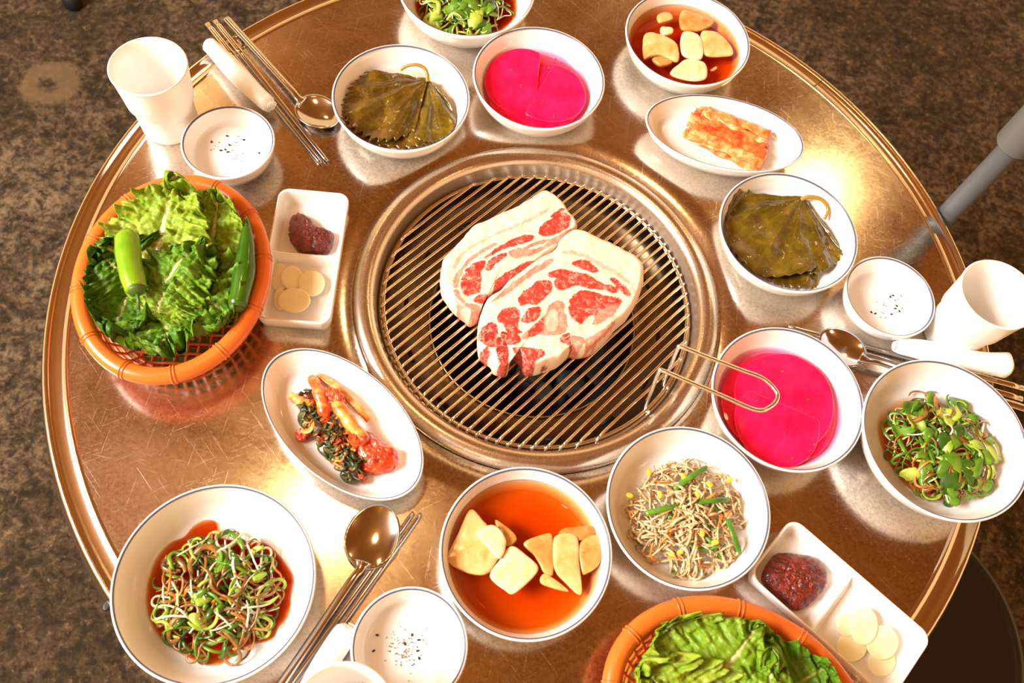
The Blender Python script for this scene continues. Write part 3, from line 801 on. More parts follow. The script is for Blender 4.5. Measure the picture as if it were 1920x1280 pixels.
# pink radish slices
def radish(bowl, off, r, z, label, seed, cut=None, tilt=(0, 0)):
    x, y = bowl[0] + off[0], bowl[1] + off[1]; ol = []
    for q in np.linspace(0, 2 * PI, 41)[:-1]:
        rr = r * (1 + .02 * math.sin(3 * q + seed))
        px, py = rr * math.cos(q), rr * math.sin(q)
        if cut is not None:
            dv = px * math.cos(cut[0]) + py * math.sin(cut[0])
            if dv > cut[1] * r:
                px -= (dv - cut[1] * r) * math.cos(cut[0]); py -= (dv - cut[1] * r) * math.sin(cut[0])
        ol.append((x + px, y + py))
    V, F = blob(ol, z, .0022, 80, 16, .03, .985, 0, .0005, 60, seed, tilt)
    return tag(obj('radish_slice', V, F, 'pink_radish', None, (x, y, z)), label, 'radish', 'pink pickled radish slices')
radish(BOWL['PT'], (-.001, -.001), .0515, .0108, 'lowest pink radish slice in the bowl behind the grill', 1)
radish(BOWL['PT'], (-.014, .006), .042, .0136, 'pink half-moon radish slice on the left of the bowl behind the grill', 2, (.10, .32), (-.03, .06))
radish(BOWL['PT'], (.013, -.002), .038, .0140, 'pink radish slice on the right of the bowl behind the grill', 3, (2.9, .30), (.02, .02))
radish(BOWL['KR'], (0, 0), .0515, .0106, 'lowest pink radish slice in the bowl under the handle', 4)
radish(BOWL['KR'], (.004, .006), .045, .0134, 'large pink radish slice facing up under the grate handle', 5, None, (.01, .03))
radish(BOWL['KR'], (-.002, -.020), .038, .0140, 'front pink radish slice in the bowl under the handle', 6, (1.35, .55), (0, .02))

# onion pieces
def onion(poly, off, f, z, label, mt, grp, h=.0045, dome=.0012, tilt=(0, 0), seed=0):
    xy = pxs(poly, z + h, off, f); c = cen(xy)
    V, F = blob(xy, z, h, 44, 6, .12, .94, dome, .0005, 120, seed, tilt)
    o = obj('onion_piece', V, F, mt, None, (c[0], c[1], z))
    return tag(o, label, 'onion', grp)
ob = (800, 780); GO = 'pickled onion pieces in the front bowl'
for i, (pl, mt, z, lb) in enumerate((
    ([(240, 505), (320, 580), (430, 700), (390, 780), (340, 850), (280, 865), (190, 840), (120, 800), (105, 770), (170, 640)], 'onion_pale', .0185, 'largest fan-shaped onion piece at the left of the front bowl'),
    ([(375, 560), (450, 610), (495, 670), (440, 710), (400, 650)], 'onion_amber', .0175, 'thin amber onion sliver behind the small white one in the front bowl'),
    ([(275, 630), (370, 590), (435, 680), (400, 775), (330, 710)], 'onion_white', .0230, 'small cream onion piece lying on the largest one in the front bowl'),
    ([(345, 870), (400, 780), (460, 705), (540, 750), (610, 820), (580, 880), (480, 965), (430, 950)], 'onion_white', .0195, 'square cream onion piece in the middle of the front bowl'),
    ([(530, 690), (640, 640), (690, 660), (692, 860), (640, 850), (590, 760)], 'onion_amber', .0180, 'amber onion wedge in the middle of the front bowl'),
    ([(700, 655), (820, 650), (835, 800), (845, 970), (760, 910), (695, 820)], 'onion_pale', .0190, 'upright striped onion strip at the right of the front bowl'),
    ([(838, 690), (935, 650), (950, 790), (890, 850), (846, 850)], 'onion_amber', .0185, 'onion piece against the right wall of the front bowl'),
    ([(720, 640), (760, 605), (925, 600), (930, 640), (840, 680), (760, 655)], 'onion_amber', .0165, 'flat onion strip behind the striped one in the front bowl'),
    ([(625, 870), (660, 860), (775, 950), (700, 940), (625, 910)], 'onion_pale', .0190, 'small pointed onion piece low in the front bowl'))):
    onion(pl, ob, 2.909, z, lb, mt, GO, .0040, .0010, (.02 * math.sin(i), .03 * math.cos(i * 2)), i)
ot = (1140, 0); GO = 'pickled onion pieces in the top bowl'
for i, (pl, mt, z, lb) in enumerate((
    ([(170, 155), (240, 155), (310, 190), (330, 240), (320, 280), (250, 250), (200, 255), (165, 260)], 'onion_pale', .0195, 'large curved onion piece at the left of the top bowl'),
    ([(345, 145), (410, 150), (440, 200), (430, 270), (345, 245)], 'onion_white', .0200, 'square cream onion piece in the middle of the top bowl'),
    ([(432, 145), (490, 140), (545, 180), (580, 240), (540, 255), (446, 245)], 'onion_pale', .0195, 'fan-shaped onion piece at the right of the top bowl'),
    ([(330, 290), (370, 270), (450, 290), (455, 355), (380, 365), (290, 335)], 'onion_white', .0200, 'onion piece nearest the front of the top bowl'),
    ([(340, 50), (410, 60), (490, 95), (440, 135), (340, 130)], 'onion_amber', .0175, 'sunken amber onion piece at the back of the top bowl'),
    ([(230, 65), (285, 55), (300, 85), (240, 100)], 'onion_pale', .0185, 'smallest rear onion chip in the top bowl'),
    ([(245, 125), (295, 125), (300, 150), (255, 155)], 'onion_white', .0190, 'small cream onion chip above the large curved piece'),
    ([(205, 268), (250, 258), (300, 285), (245, 300)], 'onion_amber', .0180, 'onion chip under the large curved piece in the top bowl'))):
    onion(pl, ot, 2.4615, z, lb, mt, GO, .0040, .0010, (.02 * math.sin(i), .03 * math.cos(i * 2)), i + 20)

# garlic
def garlic(cx, cy, rx, ry, off, f, z, label, tilt=(0, 0), seed=0):
    ol = pxs([(cx + rx * math.cos(q), cy + ry * math.sin(q)) for q in np.linspace(0, 2 * PI, 13)[:-1]], z, off, f); c = cen(ol)
    V, F = blob(ol, z, .0018, 32, 5, .10, .95, .0003, .0002, 200, seed, tilt)
    tag(obj('garlic_slice', V, F, 'garlic', None, (c[0], c[1], z)), label, 'garlic', 'raw garlic slices in the trays')
for i, (a, lb) in enumerate((((1232, 640, 52, 76), 'garlic slice against the left wall of the left tray'), ((1238, 760, 34, 60), 'garlic slice under the front one in the left tray'), ((1303, 645, 58, 66), 'middle garlic slice of the back row in the left tray'),
                             ((1408, 675, 74, 70), 'rightmost garlic slice in the left tray'), ((1315, 768, 88, 66), 'front garlic slice lying on top in the left tray'))):
    garlic(*a, (100, 300), 2.908, .0045 + .0017 * i * .8, lb, (.02, .03), i)
for i, (a, lb) in enumerate((((1292, 660, 62, 62), 'lowest garlic slice at the near end of the right tray'), ((1162, 590, 66, 66), 'garlic slice beside the basket rim in the right tray'), ((1140, 497, 44, 50), 'small garlic slice at the back of the right tray'),
                             ((1295, 572, 70, 76), 'round garlic slice on the right side of the right tray'), ((1215, 500, 60, 84), 'upright oval garlic slice on top in the right tray'))):
    garlic(*a, (1100, 960), 2.341, .0045 + .0017 * i * .8, lb, (.02, .02), i + 9)
# chili paste
xy = pxs([(1345, 280), (1400, 310), (1430, 350), (1520, 385), (1525, 430), (1500, 490), (1440, 495), (1340, 485), (1290, 430), (1280, 370), (1295, 300)], .012, (100, 300), 2.908)
V, F = blob(xy, .0042, .0085, 110, 30, .45, .95, .003, .0014, 300, 1)
tag(obj('chili_paste', V, F, 'chili_paste', None, (*cen(xy), .0042)), 'dark red bean paste in the tray beside the left basket', 'sauce')
xy = pxs([(850, 175), (940, 180), (1010, 200), (1055, 250), (1060, 310), (1020, 370), (935, 430), (870, 390), (800, 330), (775, 280), (800, 220)], .012, (1100, 960), 2.341)
V, F = blob(xy, .0042, .0085, 110, 30, .45, .95, .003, .0014, 280, 5)
tag(obj('chili_paste', V, F, 'chili_paste', None, (*cen(xy), .0042)), 'dark red bean paste in the lower right tray', 'sauce')

# ------------------------------------------------------------------ perilla leaves
def perilla(bowl, apex, outline, off, f, z, label, mt, seed, folds=7, famp=.0022, serr=.03, stem=None, drop=.0):
    ap = at(off[0] + apex[0] / f, off[1] + apex[1] / f, z); xy = pxs(outline, z, off, f); k = 120
    P = spline([Vector((a, b, 0)) for a, b in xy], k); nr = 30; V, F, U = [], [], []
    for i in range(nr + 1):
        s = i / nr
        for j, p in enumerate(P):
            e = 1 + (serr * (abs((j * .42) % 2 - 1) * 2 - 1) * s ** 8)
            q = Vector((ap.x, ap.y, 0)).lerp(p, s * e if s else .012)
            a = j / (k - 1)
            zz = z + famp * .75 * min(1, s * 1.5) * math.sin(a * folds * 4.2 + seed + 2.2 * noise.noise(Vector((a * 4, s * 2, seed)))) + .0026 * noise.noise(Vector((q.x * 55, q.y * 55, seed * 3.1))) + .0010 * noise.noise(Vector((q.x * 170, q.y * 170, seed)))
            zz += .004 * (1 - s) ** 2 - drop * s * s
            r = math.hypot(q.x - bowl[0], q.y - bowl[1]); zz = max(zz, bowl_in(BR, BH, r) + .0012)
            V.append((q.x, q.y, zz)); U.append((a, s))
    for i in range(nr):
        for j in range(k - 1):
            F.append((i * k + j, i * k + j + 1, (i + 1) * k + j + 1, (i + 1) * k + j))
    t = thing('perilla_leaf', label, 'leaf', (ap.x, ap.y, z), 0, 'soy-pickled perilla leaves')
    obj('leaf_blade', V, F, mt, t, uv=U, solid=.0006)
    if stem:
        S = spline([at(off[0] + a / f, off[1] + b / f, zz) for a, b, zz in stem], 24)
        V, F = tube(S, [.0016 + .0006 * (i / 23) for i in range(24)], 8, .8); obj('leaf_stem', V, F, 'perilla_stem', t)
b_ = BOWL['PL']; zo, zf = (600, 0), 2.909
perilla(b_, (590, 450), [(300, 470), (190, 520), (150, 620), (170, 700), (300, 780), (470, 805), (620, 780), (720, 700), (735, 630)], zo, zf, .0130, 'lowest pickled perilla leaf in the upper left bowl', 'perilla_olive', 4, 6)
perilla(b_, (590, 446), [(585, 452), (650, 490), (700, 560), (740, 640), (725, 710), (640, 760), (560, 770), (470, 720)], zo, zf, .0155, 'greener perilla leaf folded on the right of the upper left bowl', 'perilla_green', 9, 5, .0022, .012)
perilla(b_, (588, 440), [(575, 425), (440, 400), (270, 392), (200, 445), (150, 520), (135, 600), (150, 680), (260, 745), (380, 770), (520, 700)], zo, zf, .0175, 'uppermost serrated perilla leaf in the upper left bowl', 'perilla_olive', 2, 7, .0018, .05,
        [(440, 382, .022), (470, 362, .025), (520, 352, .028), (565, 368, .027), (585, 405, .024), (588, 445, .021)])
b_ = BOWL['PR']; zo, zf = (1140, 0), 2.4615
perilla(b_, (880, 930), [(640, 900), (560, 1000), (560, 1120), (640, 1230), (760, 1300), (880, 1330), (960, 1320), (960, 1200)], zo, zf, .0130, 'lowest pickled perilla leaf in the right bowl', 'perilla_olive', 14, 6, .002, .02)
perilla(b_, (900, 925), [(915, 930), (960, 990), (1000, 1065), (1030, 1090), (1078, 1168), (1040, 1225), (970, 1260), (900, 1240), (840, 1150)], zo, zf, .0165, 'green perilla leaf pointing right in the right bowl', 'perilla_green', 19, 5, .0022, .015)
perilla(b_, (890, 918), [(880, 912), (790, 912), (690, 908), (600, 898), (555, 960), (545, 1050), (570, 1150), (640, 1230), (740, 1275), (860, 1270), (960, 1235), (1000, 1140)], zo, zf, .0185, 'uppermost wrinkled perilla leaf in the right bowl', 'perilla_green', 12, 8, .0022, .012,
        [(1000, 1010, .020), (1016, 965, .024), (985, 920, .027), (930, 908, .026), (890, 920, .022)])

# ------------------------------------------------------------------ scallion salads and sprouts
def strand(rn, c, Rm, zc, hm, ln, curl, r):
    a = rn.uniform(0, 2 * PI); q = Rm * math.sqrt(rn.random()) * (.92 if rn.random() > .06 else 1.18); p = Vector((c[0] + q * math.cos(a), c[1] + q * math.sin(a), 0)); h = rn.uniform(0, 2 * PI)
    k = 13; P = []; lay = rn.uniform(-.003, .0045); cv = rn.choice((-1, 1)) * curl * rn.uniform(.2, 1.0); ph = rn.uniform(0, 6)
    for i in range(k):
        d = math.hypot(p.x - c[0], p.y - c[1])
        z = zc + hm * max(0, 1 - (d / (Rm * 1.12)) ** 2) + lay + .0022 * math.sin(i * .6 + ph)
        P.append(Vector((p.x, p.y, max(z, zc))))
        h += cv / k + rn.uniform(-.12, .12)
        if d > Rm * .98:
            ta = math.atan2(c[1] - p.y, c[0] - p.x); dh = (ta - h + PI) % (2 * PI) - PI; h += max(-.55, min(.55, dh))
        p = p + Vector((math.cos(h), math.sin(h), 0)) * (ln / k)
    return spline(P, 20)
def salad(name, label, cat, c, R, H, Rm, zc, hm, kinds, seed, pieces=0, psize=1.):
    t = thing(name, label, cat, (c[0], c[1], zc), 0, None); rn = random.Random(seed); cc = (c[0], c[1])
    for nm, mt, cnt, ln, curl, r, fl in kinds:
        for i in range(cnt):
            P = strand(rn, cc, Rm, zc + (.0 if 'green' in mt or 'dark' in mt else .0012), hm, ln * rn.uniform(.6, 1.15), curl, r)
            wk = rn.choice((1., 1., 1., 1.9)) if nm == 'scallion_strand' and 'white' not in mt else 1.; rr = r * rn.uniform(.75, 1.25) * wk
            V, F = tube(P, [rr * (.55 + .45 * min(1, 5 * min(u, 1 - u))) for u in np.linspace(0, 1, 20)], 6, fl / wk ** .9, up=(rn.uniform(-.6, .6), rn.uniform(-.6, .6), 1))
            obj(nm, V, F, mt, t)
    for i in range(pieces):       # broad pieces of green leaf, rolled
        a = rn.uniform(0, 2 * PI); q = Rm * rn.uniform(.15, .95); x, y = cc[0] + q * math.cos(a), cc[1] + q * math.sin(a); z = zc + hm * max(0, 1 - (q / Rm / 1.1) ** 2) + .002
        h = rn.uniform(0, 2 * PI); ln = psize * rn.uniform(.008, .017); wd = psize * rn.uniform(.0028, .0058); cu = rn.uniform(.3, 1.5); V, F = [], []
        for u in range(9):
            for v in range(7):
                th = (v / 6 - .5) * cu * 1.6; X = (u / 8 - .5) * ln; Y = wd * math.sin(th) / max(cu * .6, .6) * (.25 + .75 * math.sin(PI * (u + .6 + .3 * math.sin(i)) / 9.2)) + .0025 * math.sin(u * .45 + i); Z = wd * .7 * (math.cos(th) - .5) + .003 * math.sin(u * .6 + a) + .0016 * noise.noise(Vector((u * .5, v * .6, i)))
                V.append((x + X * math.cos(h) - Y * math.sin(h), y + X * math.sin(h) + Y * math.cos(h), z + Z))
        for u in range(8):
            for v in range(6):
                F.append((u * 7 + v, u * 7 + v + 1, u * 7 + v + 8, u * 7 + v + 7))
        obj('scallion_leaf', V, F, rn.choice(('scallion_green', 'scallion_green', 'scallion_dark', 'scallion_lime')), t, solid=.0005)
    return t
def scal(a, b, c_, d, e, f_):
    return [('scallion_strand', 'scallion_dark', a, .038, 3.0, .0012, .35), ('scallion_strand', 'scallion_green', b, .038, 3.4, .0013, .30), ('scallion_strand', 'scallion_lime', c_, .038, 4.0, .0012, .35),
            ('scallion_strand', 'scallion_white', d, .036, 1.2, .0009, .6), ('scallion_strand', 'scallion_sauced', e, .046, 4.6, .0011, .35), ('scallion_strand', 'scallion_rusty', f_, .036, 3.6, .0009, .5)]
def sauce_pool(poly, off, f, z, h, label):
    xy = pxs(poly, z + h, off, f)
    V, F = blob(xy, z, h, 72, 4, .05, .97); tag(obj('soy_sauce', V, F, 'soy_sauce', None, (*cen(xy), z), smooth=False), label, 'sauce', kind='stuff')
so = (180, 880)
sauce_pool([(580, 330), (650, 290), (720, 310), (740, 400), (860, 420), (1000, 430), (1080, 490), (1150, 580), (1190, 650), (1170, 760), (1170, 880), (1090, 960), (1080, 1030), (980, 1040), (860, 1080), (740, 1190), (640, 1180), (540, 1130), (400, 1040), (320, 930), (285, 800), (300, 660), (350, 520), (440, 430), (520, 400)],
           so, 3.2, .0042, .0058, 'dark soy sauce pooled under the lower left salad')
q = at(410, 1112, .015)
salad('scallion_salad', 'shredded scallion salad with brown dressing in the lower left bowl', 'salad', (q.x, q.y), SR, SH, .046, .0115, .013, scal(26, 34, 24, 34, 44, 22), 5, 16)
q = at(1768, 838, .018)
sauce_pool([(1110, 640), (1200, 600), (1400, 640), (1560, 760), (1640, 900), (1600, 1060), (1480, 1160), (1330, 1150), (1200, 1040), (1120, 900), (1090, 760)], (1180, 460), 2.370, .0042, .0034, 'dressing pooled under the right-hand salad')
salad('scallion_salad', 'leafy scallion salad in the bowl at the right table edge', 'salad', (q.x, q.y), SR, SH, .0485, .0115, .016, scal(24, 36, 32, 22, 32, 20), 9, 36, 1.6)
q = at(873, 8, .016)
sauce_pool([(510, 30), (560, 110), (650, 160), (780, 185), (900, 185), (1020, 140), (1085, 60), (1090, -60), (950, -160), (700, -170), (540, -100)], (600, 0), 2.909, .0042, .0058, 'dark soy sauce under the salad at the top of the picture')
salad('scallion_salad', 'green scallion salad in the bowl cut off at the top', 'salad', (q.x, q.y), SR, SH, .046, .0115, .013, scal(20, 44, 34, 10, 8, 2), 13, 40, 1.5)
q = at(1290, 968, .016)
salad('bean_sprout_salad', 'bean sprout salad with carrot, chive and sesame powder', 'salad', (q.x, q.y), BR, BH, .047, .0085, .014,
      [('bean_sprout', 'sprout', 235, .036, 1.7, .00105, .85), ('carrot_strip', 'carrot', 22, .026, .7, .0011, .7), ('chive_strip', 'chive', 12, .024, .6, .0018, .35)], 17)
sp = [o for o in bpy.data.objects if o.get('category') == 'salad' and 'sprout' in o.name][0]; rn = random.Random(2)
for (a, b), (c_, d_) in ((((1195, 530), (1420, 485))), (((1420, 480), (1650, 455))), (((1350, 400), (1530, 275))), (((1640, 560), (1710, 750)))):
    P = spline([at(800 + a / 2.909, 780 + b / 2.909, .0245), at(800 + (a + c_) / 5.818, 780 + (b + d_) / 5.818 - 2, .0275), at(800 + c_ / 2.909, 780 + d_ / 2.909, .022)], 14)
    V, F = tube(P, [.0024] * 13 + [.0012], 8, .35); obj('chive_strip', V, F, 'chive', sp)
for a, b in ((1105, 435), (1335, 760), (1465, 710), (1570, 690), (1540, 375), (1400, 335), (1475, 430), (1650, 350), (1270, 430), (1210, 310), (1500, 640), (1380, 745)):
    p = at(800 + a / 2.909, 780 + b / 2.909, .0235 if 1150 < a < 1600 and 330 < b < 700 else .0175); h = rn.uniform(0, PI)
    ol = [(p.x + .0034 * math.cos(s) * math.cos(h) - .0022 * math.sin(s) * math.sin(h), p.y + .0034 * math.cos(s) * math.sin(h) + .0022 * math.sin(s) * math.cos(h)) for s in np.linspace(0, 2 * PI, 11)[:-1]]
    V, F = blob(ol, p.z, .0036, 18, 4, .6, .6); obj('sprout_head', V, F, 'sprout_head', sp)

# ------------------------------------------------------------------ kimchi
km = thing('cabbage_kimchi', 'stack of red cabbage kimchi slices on the upper right oval plate', 'kimchi', (OV['R'][0], OV['R'][1], .0055)); rn = random.Random(6)
A_, B_ = at(1298, 222, .012), at(1436, 285, .012); du = (B_ - A_); dl = du.length; du.normalize(); dv = Vector((-du.y, du.x, 0))
mid = lerp(A_, B_, .5)
for i in range(15):
    lay = i // 5; row = i % 5
    w0 = (-.021 + row * .0103) * (1 - .08 * lay) + rn.uniform(-.002, .002); ln = dl * rn.uniform(.86, 1.06) * (1 if lay < 2 else .9); ph = rn.uniform(0, 6); V, F = [], []
    ang = rn.uniform(-.10, .10); z0 = .0072 + lay * .0042 + rn.uniform(0, .0012); wd = rn.uniform(.0048, .0068); sh = rn.uniform(-.004, .004)
    for u in range(25):
        for v in range(9):
            s = (u / 24 - .5) * ln + sh; tt = (v / 8 - .5) * 2 * wd * (1 + .12 * math.sin(u * .9 + ph)); q = mid + du * s + dv * (w0 + tt + s * ang)
            V.append((q.x, q.y, z0 + .0022 * (1 - (v / 4 - 1) ** 2) + .0009 * math.sin(u * .7 + ph) + .0012 * noise.noise(Vector((q.x * 130, q.y * 130, i)))))
    for u in range(24):
        for v in range(8):
            F.append((u * 9 + v, u * 9 + v + 1, u * 9 + v + 10, u * 9 + v + 9))
    obj('cabbage_strip', V, F, ('kimchi_pale', 'kimchi_orange', 'kimchi_orange', 'kimchi_pale', 'kimchi_orange')[(i * 2 + lay) % 5] if row else 'kimchi_pale', km, solid=.0024)
for i in range(6):
    q = mid + du * rn.uniform(-.028, .030) + dv * rn.choice((-.024, .024, .018)); V, F = blob([(q.x + rn.uniform(.6, 1) * .004 * math.cos(s), q.y + rn.uniform(.6, 1) * .003 * math.sin(s)) for s in np.linspace(0, 2 * PI, 8)[:-1]], .008, .004, 16, 3, .4, .8, 0, .0006, 300, i)
    obj('chili_clump', V, F, 'kimchi_red', km)

rk = thing('radish_kimchi', 'leafy young radish kimchi in red paste on the left oval plate', 'kimchi', (OV['B'][0], OV['B'][1], .0055)); ko, kf = (460, 620), 1.939
def kst(pts, r, mt, nm, fl=.85):
    P = spline([at(ko[0] + a / kf, ko[1] + b / kf, z) for a, b, z in pts], 26)
    V, F = tube(P, [r * (.75 + .25 * math.sin(PI * u)) * (1 + .10 * math.sin(u * 21 + r * 9000)) for u in np.linspace(0, 1, 26)], 10, fl); obj(nm, V, F, mt, rk)
kst([(310, 235, .016), (350, 290, .021), (390, 345, .022), (440, 400, .018)], .0058, 'kimchi_stem', 'radish_stem')
kst([(240, 170, .012), (265, 215, .017), (285, 285, .018), (290, 330, .013)], .0055, 'kimchi_orange', 'radish_stem')
kst([(262, 160, .010), (330, 205, .012), (400, 270, .014), (450, 325, .012)], .0040, 'kimchi_stem', 'radish_stem', .6)
kst([(165, 235, .010), (200, 255, .014), (240, 270, .014)], .0045, 'kimchi_stem', 'radish_stem')
kst([(300, 230, .018), (320, 225, .021), (350, 250, .022)], .0050, 'kimchi_red', 'radish_stem')
for i, (ol, z, h) in enumerate((([(390, 370), (450, 360), (500, 400), (550, 430), (550, 480), (500, 510), (450, 500), (400, 440)], .0075, .0110), ([(380, 345), (430, 350), (450, 400), (400, 420), (375, 390)], .012, .010), ([(430, 450), (520, 470), (545, 495), (470, 515), (420, 500)], .0075, .0075),
                                ([(185, 360), (215, 350), (235, 380), (205, 402), (182, 385)], .0075, .006), ([(300, 225), (345, 225), (365, 260), (320, 270)], .016, .006), ([(410, 515), (440, 520), (430, 552), (408, 548)], .0075, .005))):
    V, F = blob(pxs(ol, z + h, ko, kf), z, h, 60, 14, .45, .92, .001, .0022, 230, i); obj('red_paste', V, F, 'kimchi_red', rk)
for i in range(70):
    a, b = rn.uniform(190, 330), rn.uniform(230, 420); u = rn.uniform(0, 1); a, b = 205 + 190 * u + rn.gauss(0, 26), 270 + 210 * u + rn.gauss(0, 30)
    h = rn.gauss(.85, .6); l = rn.uniform(30, 60); P = []
    for j in range(8):
        s = j / 7 - .5; P.append(at(ko[0] + (a + math.cos(h) * l * s + 9 * math.sin(j * 1.1 + i)) / kf, ko[1] + (b + math.sin(h) * l * s + 9 * math.cos(j * .9 + i)) / kf, .0105 + .007 * (1 - abs(b - a * .9 - 130) / 130 if abs(b - a * .9 - 130) < 130 else 0) + .002 * math.sin(j + i)))
    V, F = tube(spline(P, 16), [.0036 * (.5 + .5 * math.sin(PI * q)) + .0004 for q in np.linspace(0, 1, 16)], 7, .22, up=(rn.uniform(-1, 1), rn.uniform(-1, 1), 1))
    obj('radish_green', V, F, 'kimchi_green' if i % 5 else 'kimchi_stem', rk)

# ------------------------------------------------------------------ salt and sesame in the sauce dishes
def seeds(pts, off, f, dishk, group, label):
    for i, (a, b) in enumerate(pts):
        x0, y0 = SD[dishk]; p = at(off[0] + a / f, off[1] + b / f, .006); r = math.hypot(p.x - x0, p.y - y0); z = bowl_in(.043, .027, r) + .0002; p = at(off[0] + a / f, off[1] + b / f, z + .0004); h = i * 1.7
        V, F = blob([(p.x + .0014 * math.cos(s) * math.cos(h) - .0008 * math.sin(s) * math.sin(h), p.y + .0014 * math.cos(s) * math.sin(h) + .0008 * math.sin(s) * math.cos(h)) for s in np.linspace(0, 2 * PI, 9)[:-1]], z, .0009, 12, 2, .5, .8)
        tag(obj('sesame_seed', V, F, 'sesame', None, (p.x, p.y, z)), label, 'sesame seed', group)
def dust(dishk, c, off, f, spread, label, seed, n=40):
    rn = random.Random(seed); parts = []; x0, y0 = SD[dishk]
    for i in range(n):
        p = at(off[0] + (c[0] + rn.gauss(0, spread)) / f, off[1] + (c[1] + rn.gauss(0, spread)) / f, .006); z = bowl_in(.043, .027, math.hypot(p.x - x0, p.y - y0)) + .00015; s = rn.uniform(.0003, .0009)
        parts.append(blob([(p.x + s * math.cos(q), p.y + s * .8 * math.sin(q)) for q in np.linspace(0, 2 * PI, 6)[:-1]], z, .0004, 6, 1, .4, .9))
    V, F = join(parts); tag(obj('pepper_powder', V, F, 'pepper_specks', None, (x0, y0, .0055)), label, 'seasoning', kind='stuff')
seeds([(1238, 741), (1153, 773), (1330, 762), (1413, 834), (1205, 820), (1228, 815), (1242, 828), (1250, 790)], (0, 0), 2.909, 'TL', 'sesame in the upper left sauce dish', 'black sesame seed in the upper left sauce dish')
dust('TL', (1265, 820), (0, 0), 2.909, 40, 'brown pepper powder in the upper left sauce dish', 1, 34)
seeds([(1172, 222), (1160, 228), (1182, 280), (1200, 292), (1165, 305), (1075, 296), (1093, 302), (1188, 268)], (1180, 460), 2.370, 'R', 'sesame in the right sauce dish', 'black sesame seed in the right sauce dish')
dust('R', (1165, 255), (1180, 460), 2.370, 28, 'brown pepper powder in the right sauce dish', 2, 34)
seeds([(948, 870), (1245, 868), (1303, 911), (1185, 946), (1293, 1004), (1306, 1068), (917, 1005)], (500, 1000), 4.5725, 'B', 'sesame in the bottom sauce dish', 'black sesame seed in the bottom sauce dish')
dust('B', (1190, 985), (500, 1000), 4.5725, 85, 'brown pepper powder in the bottom sauce dish', 3, 90)
def flakes(bowl, pts, off, f, label):
    parts = []
    for i, (a, b) in enumerate(pts):
        p = at(off[0] + a / f, off[1] + b / f, .0165); s = .0010 + .0004 * math.sin(i * 2.)
        parts.append(blob([(p.x + s * math.cos(q), p.y + s * .7 * math.sin(q)) for q in np.linspace(0, 2 * PI, 7)[:-1]], .0158, .0012, 8, 2, .4, .9))
    V, F = join(parts); tag(obj('herb_flakes', V, F, 'perilla_green', None, (*bowl, .0172)), label, 'herb', kind='stuff')
flakes(BOWL['KR'], [(680, 560), (795, 685), (745, 800), (690, 830), (825, 885), (805, 910), (725, 945), (820, 985), (600, 520), (570, 690)], (1180, 460), 2.370, 'green herb flecks floating in the radish bowl under the handle')
flakes(BOWL['PT'], [(1065, 355), (1045, 380), (1155, 318), (1285, 320), (1250, 370), (990, 550), (1215, 550), (1280, 630), (1100, 465), (1000, 450)], (600, 0), 2.909, 'green herb flecks floating in the radish bowl behind the grill')

# ------------------------------------------------------------------ raw pork on the grate
FAT, RED, DRK, PNK, PAL = (.88, .68, .53), (.47, .040, .026), (.33, .020, .015), (.70, .23, .155), (.80, .44, .32)
def inpoly(P, X, Y):
    P = np.asarray(P); r = np.zeros(X.shape, bool); n = len(P); j = n - 1
    for i in range(n):
        xi, yi, xj, yj = P[i][0], P[i][1], P[j][0], P[j][1]
        r ^= ((yi > Y) != (yj > Y)) & (X < (xj - xi) * (Y - yi) / (yj - yi + 1e-12) + xi); j = i
    return r
mo, mf = (800, 340), 3.368
def pork(name, label, outline, patches, h, seed):
    zb = GZ + .0012; xy = pxs(outline, zb + h * .5, mo, mf)
    V, F = blob(xy, zb, h, 420, 90, .07, .965, .0015, .0011, 75, seed)
    A = np.array(V); nz = np.array([noise.noise_vector(Vector((p[0] * 170, p[1] * 170, seed * 9.))) + .6 * noise.noise_vector(Vector((p[0] * 480, p[1] * 480, seed))) for p in V])
    X, Y = A[:, 0] + nz[:, 0] * .0011, A[:, 1] + nz[:, 1] * .0011
    C = np.ones((len(V), 4)); C[:, :3] = FAT
    for col, poly in patches:
        k = inpoly(pxs([(p.x, p.y) for p in loop_spline(poly, 48)], zb + h, mo, mf), X, Y); C[k, :3] = col
    nv = np.array([noise.noise(Vector((p[0] * 260, p[1] * 260, p[2] * 260))) for p in V])
    C[:, :3] *= (1 + .07 * nv[:, None])
    c = cen(xy); o = obj(name, V, F, 'pork', None, (c[0], c[1], zb), col=np.clip(C, 0, 1))
    return tag(o, label, 'meat', 'raw pork slabs on the grate')
